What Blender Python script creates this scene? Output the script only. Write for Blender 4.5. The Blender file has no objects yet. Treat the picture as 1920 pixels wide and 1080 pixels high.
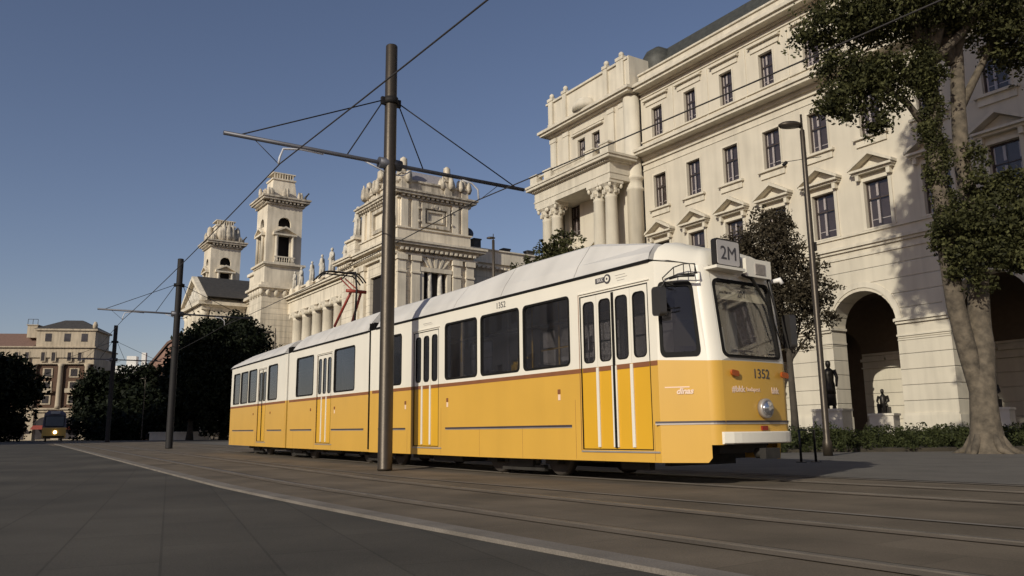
import bpy, math, random
import numpy as np
from mathutils import Vector, Matrix
from mathutils.geometry import tessellate_polygon
R_ = math.radians
sin, cos, pi = math.sin, math.cos, math.pi
S = bpy.context.scene
COL = S.collection
# ------------------------------------------------------------------ camera, sky, sun, exposure
cam = bpy.data.cameras.new('camera'); camo = bpy.data.objects.new('camera', cam); COL.objects.link(camo)
S.camera = camo
cam.sensor_width = 36; cam.lens = 36 * 1500 / 1920; cam.clip_start = .05; cam.clip_end = 3000
_p, _r = R_(10.31), R_(-.67)
Fv = Vector((0, cos(_p), sin(_p))); U0 = Vector((0, -sin(_p), cos(_p))); R0 = Vector((1, 0, 0))
Rv = R0 * cos(_r) + U0 * sin(_r); Uv = U0 * cos(_r) - R0 * sin(_r)
m = Matrix.Identity(4)
for i in range(3): m[i][0] = Rv[i]; m[i][1] = Uv[i]; m[i][2] = -Fv[i]
m[2][3] = .70
camo.matrix_world = m

SUN_EL = 25.0
SUN_TRAVEL = Vector((.562, .827, 0)).normalized()         # horizontal way the light goes
to_sun = Vector((-SUN_TRAVEL.x * cos(R_(SUN_EL)), -SUN_TRAVEL.y * cos(R_(SUN_EL)), sin(R_(SUN_EL))))
sun = bpy.data.lights.new('sun', 'SUN'); sun.energy = 3.5; sun.angle = R_(.53); sun.color = (1, .94, .79)
suno = bpy.data.objects.new('sun', sun); COL.objects.link(suno)
suno.rotation_euler = (-to_sun).to_track_quat('-Z', 'Y').to_euler()
W = bpy.data.worlds.new('World'); S.world = W; W.use_nodes = True
nt = W.node_tree; bg = nt.nodes['Background']
sky = nt.nodes.new('ShaderNodeTexSky'); sky.sky_type = 'NISHITA'; sky.sun_disc = False
sky.sun_elevation = R_(SUN_EL); sky.sun_rotation = math.atan2(to_sun.x, to_sun.y)
sky.air_density = 1.0; sky.dust_density = .6; sky.ozone_density = 4.0; sky.altitude = 100
tint = nt.nodes.new('ShaderNodeMix'); tint.data_type = 'RGBA'; tint.blend_type = 'MULTIPLY'; tint.inputs[0].default_value = 1
tint.inputs[7].default_value = (1.24, .95, .87, 1)          # the evening air is a little violet
nt.links.new(sky.outputs[0], tint.inputs[6]); nt.links.new(tint.outputs[2], bg.inputs[0]); bg.inputs[1].default_value = .088
S.view_settings.view_transform = 'Standard'; S.view_settings.look = 'None'
S.view_settings.exposure = 0; S.view_settings.gamma = 1
S.render.engine = 'CYCLES'; S.cycles.use_denoising = True
S.cycles.max_bounces = 6; S.cycles.transparent_max_bounces = 12
random.seed(7); rng = np.random.default_rng(7)

# ------------------------------------------------------------------ materials
def node_mat(name):
    m = bpy.data.materials.new(name); m.use_nodes = True
    return m, m.node_tree, m.node_tree.nodes['Principled BSDF']
def mat(name, c, rough=.7, metal=0., var=.12, scale=3., bump=0., bscale=40., spec=.5, coat=0., stain=0.):
    m, t, b = node_mat(name); N = t.nodes; L = t.links
    b.inputs['Roughness'].default_value = rough; b.inputs['Metallic'].default_value = metal
    b.inputs['Specular IOR Level'].default_value = spec; b.inputs['Coat Weight'].default_value = coat
    b.inputs['Coat Roughness'].default_value = .12
    tc = N.new('ShaderNodeTexCoord')
    nz = N.new('ShaderNodeTexNoise'); nz.inputs['Scale'].default_value = scale; nz.inputs['Detail'].default_value = 6
    L.new(tc.outputs['Object'], nz.inputs['Vector'])
    rp = N.new('ShaderNodeValToRGB')
    rp.color_ramp.elements[0].position = .3; rp.color_ramp.elements[1].position = .7
    rp.color_ramp.elements[0].color = [x * (1 - var) for x in c] + [1]
    rp.color_ramp.elements[1].color = [min(1, x * (1 + var)) for x in c] + [1]
    L.new(nz.outputs[0], rp.inputs[0]); out = rp.outputs[0]
    if stain:                                             # streaks of dirt running down
        mp = N.new('ShaderNodeMapping'); mp.inputs['Scale'].default_value = (1.6, 1.6, .16)
        n2 = N.new('ShaderNodeTexNoise'); n2.inputs['Scale'].default_value = 1.2; n2.inputs['Detail'].default_value = 8
        L.new(tc.outputs['Object'], mp.inputs[0]); L.new(mp.outputs[0], n2.inputs['Vector'])
        r2 = N.new('ShaderNodeValToRGB'); r2.color_ramp.elements[0].position = .42; r2.color_ramp.elements[1].position = .72
        r2.color_ramp.elements[0].color = (1, 1, 1, 1); r2.color_ramp.elements[1].color = (1 - stain,) * 3 + (1,)
        L.new(n2.outputs[0], r2.inputs[0])
        mx = N.new('ShaderNodeMix'); mx.data_type = 'RGBA'; mx.blend_type = 'MULTIPLY'; mx.inputs[0].default_value = 1
        L.new(out, mx.inputs[6]); L.new(r2.outputs[0], mx.inputs[7]); out = mx.outputs[2]
    L.new(out, b.inputs['Base Color'])
    if bump:
        n3 = N.new('ShaderNodeTexNoise'); n3.inputs['Scale'].default_value = bscale; n3.inputs['Detail'].default_value = 5
        L.new(tc.outputs['Object'], n3.inputs['Vector'])
        bp = N.new('ShaderNodeBump'); bp.inputs['Strength'].default_value = bump; bp.inputs['Distance'].default_value = .02
        L.new(n3.outputs[0], bp.inputs['Height']); L.new(bp.outputs[0], b.inputs['Normal'])
    return m
def rustic(name, c, pitch, depth=.03, **k):               # horizontal joints of ashlar courses
    m = mat(name, c, **k); t = m.node_tree; N = t.nodes; L = t.links; b = N['Principled BSDF']
    tc = N.new('ShaderNodeTexCoord'); sp = N.new('ShaderNodeSeparateXYZ'); L.new(tc.outputs['Object'], sp.inputs[0])
    a = N.new('ShaderNodeMath'); a.operation = 'DIVIDE'; a.inputs[1].default_value = pitch; L.new(sp.outputs[2], a.inputs[0])
    f = N.new('ShaderNodeMath'); f.operation = 'FRACT'; L.new(a.outputs[0], f.inputs[0])
    g = N.new('ShaderNodeMath'); g.operation = 'SUBTRACT'; g.inputs[1].default_value = .5; L.new(f.outputs[0], g.inputs[0])
    h = N.new('ShaderNodeMath'); h.operation = 'ABSOLUTE'; L.new(g.outputs[0], h.inputs[0])
    rp = N.new('ShaderNodeValToRGB'); rp.color_ramp.elements[0].position = 0; rp.color_ramp.elements[0].color = (0, 0, 0, 1)
    rp.color_ramp.elements[1].position = .05; rp.color_ramp.elements[1].color = (1, 1, 1, 1)
    L.new(h.outputs[0], rp.inputs[0])
    bp = N.new('ShaderNodeBump'); bp.inputs['Strength'].default_value = .9; bp.inputs['Distance'].default_value = depth
    L.new(rp.outputs[0], bp.inputs['Height']); L.new(bp.outputs[0], b.inputs['Normal'])
    return m
def glass(name, tint=(.3, .3, .32), rough=.02, base=.05, grey_sheen=0.):
    m = bpy.data.materials.new(name); m.use_nodes = True; t = m.node_tree; N = t.nodes; L = t.links
    N.remove(N['Principled BSDF']); o = N['Material Output']
    tr = N.new('ShaderNodeBsdfTransparent'); tr.inputs[0].default_value = (*tint, 1)
    gl = N.new('ShaderNodeBsdfGlossy'); gl.inputs['Roughness'].default_value = rough; gl.inputs[0].default_value = (.9, .9, .9, 1)
    fr = N.new('ShaderNodeFresnel'); ge = N.new('ShaderNodeNewGeometry')
    io = N.new('ShaderNodeMapRange'); io.inputs[3].default_value = 1.5; io.inputs[4].default_value = 1 / 1.5
    L.new(ge.outputs['Backfacing'], io.inputs[0]); L.new(io.outputs[0], fr.inputs[0])
    ad = N.new('ShaderNodeMath'); ad.operation = 'ADD'; ad.inputs[1].default_value = base; L.new(fr.outputs[0], ad.inputs[0])
    mx = N.new('ShaderNodeMixShader'); L.new(ad.outputs[0], mx.inputs[0]); L.new(tr.outputs[0], mx.inputs[1]); L.new(gl.outputs[0], mx.inputs[2])
    df = N.new('ShaderNodeBsdfDiffuse'); df.inputs[0].default_value = (.50, .50, .58, 1)  # blue-grey diffuse layer mixed in to imitate the reflection on the glass
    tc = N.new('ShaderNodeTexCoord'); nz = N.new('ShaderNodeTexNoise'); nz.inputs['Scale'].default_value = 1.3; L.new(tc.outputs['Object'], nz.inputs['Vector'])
    mu = N.new('ShaderNodeMath'); mu.operation = 'MULTIPLY'; mu.inputs[1].default_value = 2 * grey_sheen; L.new(nz.outputs[0], mu.inputs[0])
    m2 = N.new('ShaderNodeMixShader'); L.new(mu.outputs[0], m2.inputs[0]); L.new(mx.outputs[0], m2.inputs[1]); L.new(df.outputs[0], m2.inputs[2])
    L.new(m2.outputs[0], o.inputs[0]); return m
def leaf(name, dark, light, trans=.25):
    m, t, b = node_mat(name); N = t.nodes; L = t.links
    b.inputs['Roughness'].default_value = .65; b.inputs['Specular IOR Level'].default_value = .15
    at = N.new('ShaderNodeAttribute'); at.attribute_name = 'tone'
    rp = N.new('ShaderNodeValToRGB'); rp.color_ramp.elements[0].color = (*dark, 1); rp.color_ramp.elements[1].color = (*light, 1)
    L.new(at.outputs['Fac'], rp.inputs[0]); L.new(rp.outputs[0], b.inputs['Base Color'])
    tl = N.new('ShaderNodeBsdfTranslucent'); L.new(rp.outputs[0], tl.inputs[0])
    mx = N.new('ShaderNodeMixShader'); mx.inputs[0].default_value = trans
    L.new(b.outputs[0], mx.inputs[1]); L.new(tl.outputs[0], mx.inputs[2]); L.new(mx.outputs[0], N['Material Output'].inputs[0])
    return m
def emit(name, c, s):
    m, t, b = node_mat(name); b.inputs['Base Color'].default_value = (*c, 1)
    b.inputs['Emission Color'].default_value = (*c, 1); b.inputs['Emission Strength'].default_value = s; return m
M = dict(
    white=mat('tram_white_paint', (.76, .71, .61), .35, var=.03, scale=1.2, coat=.15, stain=.05),
    yellow=mat('tram_yellow_paint', (.62, .355, .058), .35, var=.03, scale=1.2, coat=.15, stain=.05),
    dyellow=mat('tram_door_yellow', (.66, .36, .025), .33, var=.03, scale=1.2, coat=.15),
    roofc=mat('tram_roof_grey', (.60, .57, .53), .5, var=.05, scale=1.5, stain=.14),
    brown=mat('brown_trim', (.22, .085, .035), .5, var=.1),
    rubber=mat('black_rubber', (.009, .008, .007), .7, var=.2, spec=.2),
    blackm=mat('black_metal', (.02, .018, .016), .4, metal=.3),
    under=mat('dusty_underframe', (.022, .019, .016), .8, var=.4, scale=6),
    railst=mat('worn_rail_steel', (.15, .13, .11), .5, metal=.4, var=.2),
    wheel=mat('wheel_steel', (.06, .05, .042), .6, metal=.5, var=.3),
    alu=mat('grey_trim', (.42, .38, .35), .35, metal=.4),
    stripe=mat('dark_stripe', (.05, .04, .05), .5),
    lens=mat('lamp_lens', (.55, .55, .58), .08, metal=.9, var=.3, scale=30),
    orange=mat('orange_lens', (.35, .07, .01), .25, var=.1),
    red=mat('red_lens', (.22, .02, .012), .25),
    redp=mat('red_pantograph_paint', (.26, .035, .02), .5),
    sign=mat('sign_face', (.46, .43, .41), .5, var=.02),
    ink=mat('sign_ink', (.06, .055, .06), .6),
    pink=mat('pale_lettering', (.78, .58, .44), .5, var=.02),
    inter=mat('tram_interior_panel', (.16, .15, .14), .7),
    cabtan=mat('cab_tan_panel', (.34, .30, .23), .7),
    seat=mat('seat_fabric', (.035, .04, .05), .8),
    rail_y=mat('yellow_handrail', (.7, .42, .03), .4),
    glassT=glass('tram_glass', (.62, .62, .65), base=.08, grey_sheen=.017),
    glassC=glass('cab_side_glass', (.38, .38, .40), base=.0, grey_sheen=.008),
    glassW=glass('windscreen_glass', (.88, .87, .83), base=.03, grey_sheen=.02),
    glassB=glass('building_glass', (.85, .83, .83), .04, base=.0),
    pole=mat('pole_bronze_paint', (.062, .049, .036), .42, metal=.55, var=.1, scale=8, bump=.1),
    dpole=mat('pole_dark_paint', (.014, .012, .012), .7, spec=.3),
    galv=mat('galvanised_steel', (.10, .10, .115), .5, metal=.5),
    ins=mat('pale_insulator', (.55, .55, .58), .4),
    wire=mat('copper_wire', (.03, .026, .025), .6),
    plaster=mat('cream_plaster', (.57, .515, .42), .85, var=.06, scale=.5, bump=.15, bscale=12, stain=.13),
    trim=mat('cream_trim', (.60, .545, .445), .85, var=.06, scale=.7, bump=.1, bscale=14, stain=.2),
    rust=rustic('cream_ashlar', (.58, .525, .425), .93, depth=.06, rough=.85, var=.05, scale=.5, stain=.15),
    shade=mat('gallery_shade_plaster', (.11, .08, .055), .9, var=.1),  # shade of the gallery put into the colour of its vault wall and ceiling
    lime=mat('grey_limestone', (.70, .62, .495), .9, var=.16, scale=.35, stain=.25, bump=.2, bscale=6),
    limed=mat('weathered_limestone', (.54, .475, .38), .9, var=.3, scale=1.2, stain=.5, bump=.3, bscale=5),
    limer=rustic('limestone_ashlar', (.70, .62, .495), 1.0, depth=.06, rough=.9, var=.12, scale=.4, stain=.35),
    statw=mat('white_statue_stone', (.62, .57, .49), .85, var=.2, scale=2, stain=.3),
    roofs=mat('grey_violet_roof_sheet', (.30, .28, .29), .6, var=.1),
    slate=mat('dark_slate', (.05, .045, .04), .7, var=.25, scale=2),
    copper=mat('dark_roof_sheet', (.045, .045, .038), .6, var=.3),
    room_tone=mat('grey_brown_room', (.085, .068, .066), .8, var=.15),
    wframe=mat('brown_window_frame', (.05, .035, .03), .6),
    curtain=mat('pale_window_sash', (.75, .72, .68), .6, var=.05),
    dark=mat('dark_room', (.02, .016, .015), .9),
    winv=mat('dim_window_pane', (.055, .048, .05), .12, var=.3, scale=.8),
    lbeige=mat('tan_render', (.46, .38, .28), .9, var=.12, scale=.3, stain=.35),
    lbrown=mat('brown_brick', (.10, .055, .035), .9, var=.2),
    tile=mat('red_brown_roof_tile', (.17, .10, .075), .85, var=.15),
    salmon=mat('salmon_render', (.34, .20, .15), .9, var=.08),
    bronze=mat('dark_bronze', (.03, .025, .02), .45, metal=.6, var=.3, scale=10),
    bark=mat('plane_tree_bark', (.105, .084, .060), .9, var=.45, scale=5, bump=1.0, bscale=14),
    dbark=mat('dark_bark', (.05, .04, .03), .9, var=.3, bump=.5, bscale=12),
    leafA=leaf('leaf_green', (.010, .012, .005), (.125, .125, .048), .28),
    leafB=leaf('leaf_brown_grey', (.025, .020, .013), (.085, .07, .045), .12),  # dull brown-grey leaf tones
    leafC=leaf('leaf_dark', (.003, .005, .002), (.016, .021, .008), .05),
    leafH=leaf('hedge_leaf', (.012, .016, .006), (.060, .068, .022), .12),
    soil=mat('planting_soil', (.045, .036, .024), .95, var=.3),
    stonep=mat('pedestal_stone', (.62, .56, .47), .85, var=.06, stain=.1),
    cloth1=mat('red_cloth', (.20, .04, .03), .9), cloth2=mat('pale_cloth', (.5, .46, .42), .9),
    skin=mat('skin', (.45, .27, .19), .6), hair=mat('hair', (.03, .02, .015), .7),
    jeans=mat('dark_trousers', (.02, .022, .035), .9), cloth3=mat('navy_cloth', (.02, .025, .05), .9),
    awn=mat('red_awning', (.25, .05, .035), .8), purple=mat('grey_purple', (.10, .085, .11), .5),  # flat grey-purple for the distant tram's upper body and roof
    lamp_on=emit('lit_headlamp', (1, .86, .55), 6.),
    mirrorf=mat('mirror_housing', (.03, .027, .025), .35),
)

# ------------------------------------------------------------------ mesh helpers
class MB:
    def __init__(s, xf=None): s.v = []; s.f = []; s.xf = xf; s.sm = []
    def add(s, vs, fs, smooth=False):
        o = len(s.v)
        for p in vs:
            p = Vector(p)
            s.v.append(Vector(s.xf(*p)) if s.xf else p)
        for q in fs: s.f.append(tuple(o + i for i in q)); s.sm.append(smooth)
        return s
    def box(s, x0, x1, y0, y1, z0, z1):
        vs = [(x, y, z) for z in (z0, z1) for y in (y0, y1) for x in (x0, x1)]
        return s.add(vs, [(0, 2, 3, 1), (4, 5, 7, 6), (0, 1, 5, 4), (2, 6, 7, 3), (0, 4, 6, 2), (1, 3, 7, 5)])
    def hexa(s, b, t):                                    # 4 bottom points, 4 top points
        return s.add(list(b) + list(t), [(3, 2, 1, 0), (4, 5, 6, 7), (0, 1, 5, 4), (1, 2, 6, 5), (2, 3, 7, 6), (3, 0, 4, 7)])
    def tube(s, pts, rad, n=10, caps=True, sq=1.):
        pts = [Vector(p) for p in pts]; rad = rad if hasattr(rad, '__len__') else [rad] * len(pts)
        vs = []; pu = None
        for i, p in enumerate(pts):
            d = (pts[min(i + 1, len(pts) - 1)] - pts[max(i - 1, 0)]).normalized()
            if pu is None:
                a = Vector((0, 0, 1)) if abs(d.z) < .9 else Vector((1, 0, 0))
                pu = d.cross(a).normalized()
            u = (pu - d * pu.dot(d)).normalized(); w = d.cross(u); pu = u
            for k in range(n):
                an = 2 * pi * k / n; vs.append(p + (u * cos(an) + w * sin(an) * sq) * rad[i])
        fs = [(i * n + k, i * n + (k + 1) % n, (i + 1) * n + (k + 1) % n, (i + 1) * n + k) for i in range(len(pts) - 1) for k in range(n)]
        s.add(vs, fs, True)
        if caps:
            o = len(s.v) - len(vs)
            s.f.append(tuple(o + k for k in range(n))[::-1]); s.sm.append(False)
            s.f.append(tuple(o + (len(pts) - 1) * n + k for k in range(n))); s.sm.append(False)
        return s
    def cyl(s, x, y, z0, z1, r0, r1=None, n=16):
        return s.tube([(x, y, z0), (x, y, z1)], [r0, r0 if r1 is None else r1], n)
    def lathe(s, x, y, prof, n=16, smooth=True):          # prof: (r, z)
        vs = [(x + r * cos(2 * pi * k / n), y + r * sin(2 * pi * k / n), z) for r, z in prof for k in range(n)]
        fs = [(i * n + k, i * n + (k + 1) % n, (i + 1) * n + (k + 1) % n, (i + 1) * n + k) for i in range(len(prof) - 1) for k in range(n)]
        fs += [tuple(range(n))[::-1], tuple((len(prof) - 1) * n + k for k in range(n))]
        return s.add(vs, fs, smooth)
    def prism(s, poly, a, b, ax='y'):                     # poly in the plane across ax, extruded a..b
        k = len(poly)
        def P(q, t): return {'y': (q[0], t, q[1]), 'x': (t, q[0], q[1]), 'z': (q[0], q[1], t)}[ax]
        vs = [P(q, a) for q in poly] + [P(q, b) for q in poly]
        tri = tessellate_polygon([[Vector((q[0], q[1], 0)) for q in poly]])
        fs = [tuple(t) for t in tri] + [tuple(k + i for i in t)[::-1] for t in tri]
        fs += [(i, (i + 1) % k, k + (i + 1) % k, k + i) for i in range(k)]
        return s.add(vs, fs)
    def panel(s, outer, holes, y0, y1, fn=None):          # outline and holes in (x, z), from y0 back to y1
        loops = [outer] + holes; flat = [q for l in loops for q in l]; k = len(flat)
        tri = tessellate_polygon([[Vector((q[0], q[1], 0)) for q in l] for l in loops])
        fn = fn or (lambda x, y, z: (x, y, z))
        vs = [fn(q[0], y0, q[1]) for q in flat] + [fn(q[0], y1, q[1]) for q in flat]
        fs = [tuple(t) for t in tri] + [tuple(k + i for i in t) for t in tri]; o = 0
        for l in loops:
            c = len(l); fs += [(o + i, o + (i + 1) % c, k + o + (i + 1) % c, k + o + i) for i in range(c)]; o += c
        return s.add(vs, fs)
    def ring(s, outer, inner, y0, y1, fn=None): return s.panel(outer, [inner], y0, y1, fn)
    def build(s, name, material, parent=None, fix=True):
        me = bpy.data.meshes.new(name); me.from_pydata([tuple(v) for v in s.v], [], s.f)
        me.materials.append(material)
        me.polygons.foreach_set('use_smooth', s.sm)
        o = bpy.data.objects.new(name, me); COL.objects.link(o)
        if fix:
            import bmesh
            bm = bmesh.new(); bm.from_mesh(me); bmesh.ops.recalc_face_normals(bm, faces=bm.faces); bm.to_mesh(me); bm.free()
        if parent: o.parent = parent
        return o
def rr(x0, x1, z0, z1, r=.1, n=4):
    p = []
    for cx, cz, a in ((x1 - r, z0 + r, -90), (x1 - r, z1 - r, 0), (x0 + r, z1 - r, 90), (x0 + r, z0 + r, 180)):
        for i in range(n + 1):
            t = R_(a + 90 * i / n); p.append((cx + r * cos(t), cz + r * sin(t)))
    return p
def rc(x0, x1, z0, z1): return [(x0, z0), (x1, z0), (x1, z1), (x0, z1)]
def tag(o, label=None, cat=None, group=None, kind=None):
    if label: o['label'] = label
    if cat: o['category'] = cat
    if group: o['group'] = group
    if kind: o['kind'] = kind
    return o
def thing(name, label, cat, loc=(0, 0, 0), rz=0., group=None):
    o = bpy.data.objects.new(name, None); COL.objects.link(o); o.empty_display_size = .2
    o.location = loc; o.rotation_euler = (0, 0, rz)
    return tag(o, label, cat, group)
def kids(o): return [c for c in bpy.data.objects if c.parent == o]
def copy_part(o, parent, loc=None):
    c = o.copy(); COL.objects.link(c); c.parent = parent
    if loc is not None: c.location = loc
    for k in kids(o): copy_part(k, c)
    return c
def text(body, size, material, parent, loc, rot, name='lettering', ext=.002, shear=0., sx=1., bold=0.):
    cu = bpy.data.curves.new(name, 'FONT'); cu.body = body; cu.size = size; cu.extrude = ext
    cu.align_x = 'CENTER'; cu.align_y = 'CENTER'; cu.shear = shear; cu.offset = bold
    to = bpy.data.objects.new(name, cu); COL.objects.link(to)
    dg = bpy.context.evaluated_depsgraph_get()
    me = bpy.data.meshes.new_from_object(to.evaluated_get(dg)); bpy.data.objects.remove(to); bpy.data.curves.remove(cu)
    me.materials.clear(); me.materials.append(material)
    o = bpy.data.objects.new(name, me); COL.objects.link(o); o.location = loc; o.rotation_euler = rot; o.scale = (sx, 1, 1)
    o.parent = parent; return o
D35 = Vector((-sin(R_(35)), cos(R_(35)), 0)); N35 = Vector((cos(R_(35)), sin(R_(35)), 0)); O35 = N35 * 7.93
def rise(s): return .42 * min(1, max(0, (-s - 12) / 58))
def cc(s): return .057 * 3 * math.log1p(math.exp(min(60, (-s - 16.5) / 3)))
def cn(s): return .055 * 2 * math.log1p(math.exp(min(60, (-s - 7.5) / 2)))
def Wp(s, t, z=0.): v = O35 - D35 * s + N35 * t; return (v.x, v.y, z)
def s_of(x, y): return -(Vector((x, y, 0)) - O35).dot(D35)
def gz(x, y): return rise(s_of(x, y))

# ------------------------------------------------------------------ ground
def ground_mat(name, c1, c2, scale, kind='noise', rough=.9, bump=.3, joint=None, size=(1.2, .6), rot=0.):
    m, t, b = node_mat(name); N = t.nodes; L = t.links; b.inputs['Roughness'].default_value = rough
    b.inputs['Specular IOR Level'].default_value = .25
    tc = N.new('ShaderNodeTexCoord'); nz = N.new('ShaderNodeTexNoise'); nz.inputs['Scale'].default_value = scale
    nz.inputs['Detail'].default_value = 8; L.new(tc.outputs['Object'], nz.inputs['Vector'])
    rp = N.new('ShaderNodeValToRGB'); rp.color_ramp.elements[0].position = .32; rp.color_ramp.elements[1].position = .68
    rp.color_ramp.elements[0].color = (*c1, 1); rp.color_ramp.elements[1].color = (*c2, 1); L.new(nz.outputs[0], rp.inputs[0])
    n2 = N.new('ShaderNodeTexNoise'); n2.inputs['Scale'].default_value = 90; n2.inputs['Detail'].default_value = 3
    L.new(tc.outputs['Object'], n2.inputs['Vector'])
    mx = N.new('ShaderNodeMix'); mx.data_type = 'RGBA'; mx.blend_type = 'OVERLAY'; mx.inputs[0].default_value = .45
    L.new(rp.outputs[0], mx.inputs[6]); L.new(n2.outputs[0], mx.inputs[7]); out = mx.outputs[2]
    bp = N.new('ShaderNodeBump'); bp.inputs['Strength'].default_value = bump; bp.inputs['Distance'].default_value = .01
    L.new(n2.outputs[0], bp.inputs['Height'])
    if kind == 'brick':
        mp = N.new('ShaderNodeMapping'); mp.inputs['Rotation'].default_value = (0, 0, rot); L.new(tc.outputs['Object'], mp.inputs[0])
        br = N.new('ShaderNodeTexBrick'); br.inputs['Scale'].default_value = 1; br.inputs['Brick Width'].default_value = size[0]
        br.inputs['Row Height'].default_value = size[1]; br.inputs['Mortar Size'].default_value = .008
        br.inputs['Color1'].default_value = (1, 1, 1, 1); br.inputs['Color2'].default_value = (.84, .84, .84, 1)
        br.inputs['Mortar'].default_value = (*(joint or (.35,) * 3), 1); L.new(mp.outputs[0], br.inputs[0])
        m2 = N.new('ShaderNodeMix'); m2.data_type = 'RGBA'; m2.blend_type = 'MULTIPLY'; m2.inputs[0].default_value = 1
        L.new(out, m2.inputs[6]); L.new(br.outputs[0], m2.inputs[7]); out = m2.outputs[2]
    L.new(out, b.inputs['Base Color']); L.new(bp.outputs[0], b.inputs['Normal']); return m
G = dict(
    base=ground_mat('far_paving', (.055, .048, .040), (.075, .066, .055), .4),
    plaza=ground_mat('plaza_granite', (.046, .041, .034), (.092, .081, .066), .45, 'brick', size=(1.5, .6), rot=R_(-113), joint=(.66,) * 3),
    road=ground_mat('tramway_paving', (.100, .080, .058), (.170, .135, .098), .9, 'brick', size=(1.2, .8), joint=(.75,) * 3, rot=R_(55)),
    bed=ground_mat('track_bed', (.115, .093, .069), (.175, .14, .104), 1.4),
    kerb=ground_mat('pale_granite_kerb', (.14, .122, .104), (.20, .175, .15), 2.),
    side=ground_mat('grey_asphalt', (.105, .096, .086), (.14, .127, .112), 1.2),
)
def ribbon(name, t0, t1, dz, mt, s0=-160, s1=40, curve=True, kind='structure', thick=0., parent=None):
    ss = [s1]; s = s1
    while s > s0: s -= 2. if s > -90 else 30; ss.append(max(s, s0))
    mb = MB(); vs = []
    for s in ss:
        c = (cn(s) if (t0 + t1) / 2 < -1.7 and t0 > -30 else cc(s)) if curve else 0
        for t in (t0, t1): vs.append(Wp(s, t + c, rise(s) + dz))
        if thick:
            for t in (t1, t0): vs.append(Wp(s, t + c, rise(s) + dz - thick))
    k = 4 if thick else 2
    fs = []
    for i in range(len(ss) - 1):
        a, b_ = i * k, (i + 1) * k
        if thick:
            for j in range(4): fs.append((a + j, a + (j + 1) % 4, b_ + (j + 1) % 4, b_ + j))
        else: fs.append((a, a + 1, b_ + 1, b_))
    if thick: fs += [(0, 1, 2, 3), tuple(b_ + j for j in range(4))]
    mb.add(vs, fs); o = mb.build(name, mt, parent)
    if parent is None: tag(o, kind=kind)
    return o
ribbon('ground', -500, 700, -.012, G['base'], -1400, 120, False)
ribbon('plaza', -29, -4.72, -.008, G['plaza'], -54, 40)
ribbon('kerb', -4.92, -4.72, .02, G['kerb'], -62, 40, thick=.05)
ribbon('road', -4.90, 3.2, -.0095, G['road'], -150, 40)
ribbon('pavement', 3.2, 30, -.004, G['side'], -60, 40)
for t in (-.98, .0): pass
ribbon('kerb', -1.62, -1.54, -.001, G['kerb'], -60, 40)
ribbon('kerb', 2.9, 3.02, -.001, G['kerb'], -60, 40)
for c0, nm in ((-3.1, 'near track'), (1.2, 'far track')):
    tr = thing('tram_track', 'pair of grooved steel tram rails in the %s' % ('open paving in front of the poles' if c0 < 0 else 'paving under the yellow tram'), 'tram track')
    for off in (-.7175, .7175):
        ribbon('rail', c0 + off - .03, c0 + off + .03, .006, M['railst'], -130, 40, parent=tr, thick=.02)
        ribbon('rail_groove', c0 + off + .03, c0 + off + .085, -.001, M['rubber'], -130, 40, parent=tr)
        ribbon('rail_edging', c0 + off - .17, c0 + off - .03, -.002, G['bed'], -130, 40, parent=tr)

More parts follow.
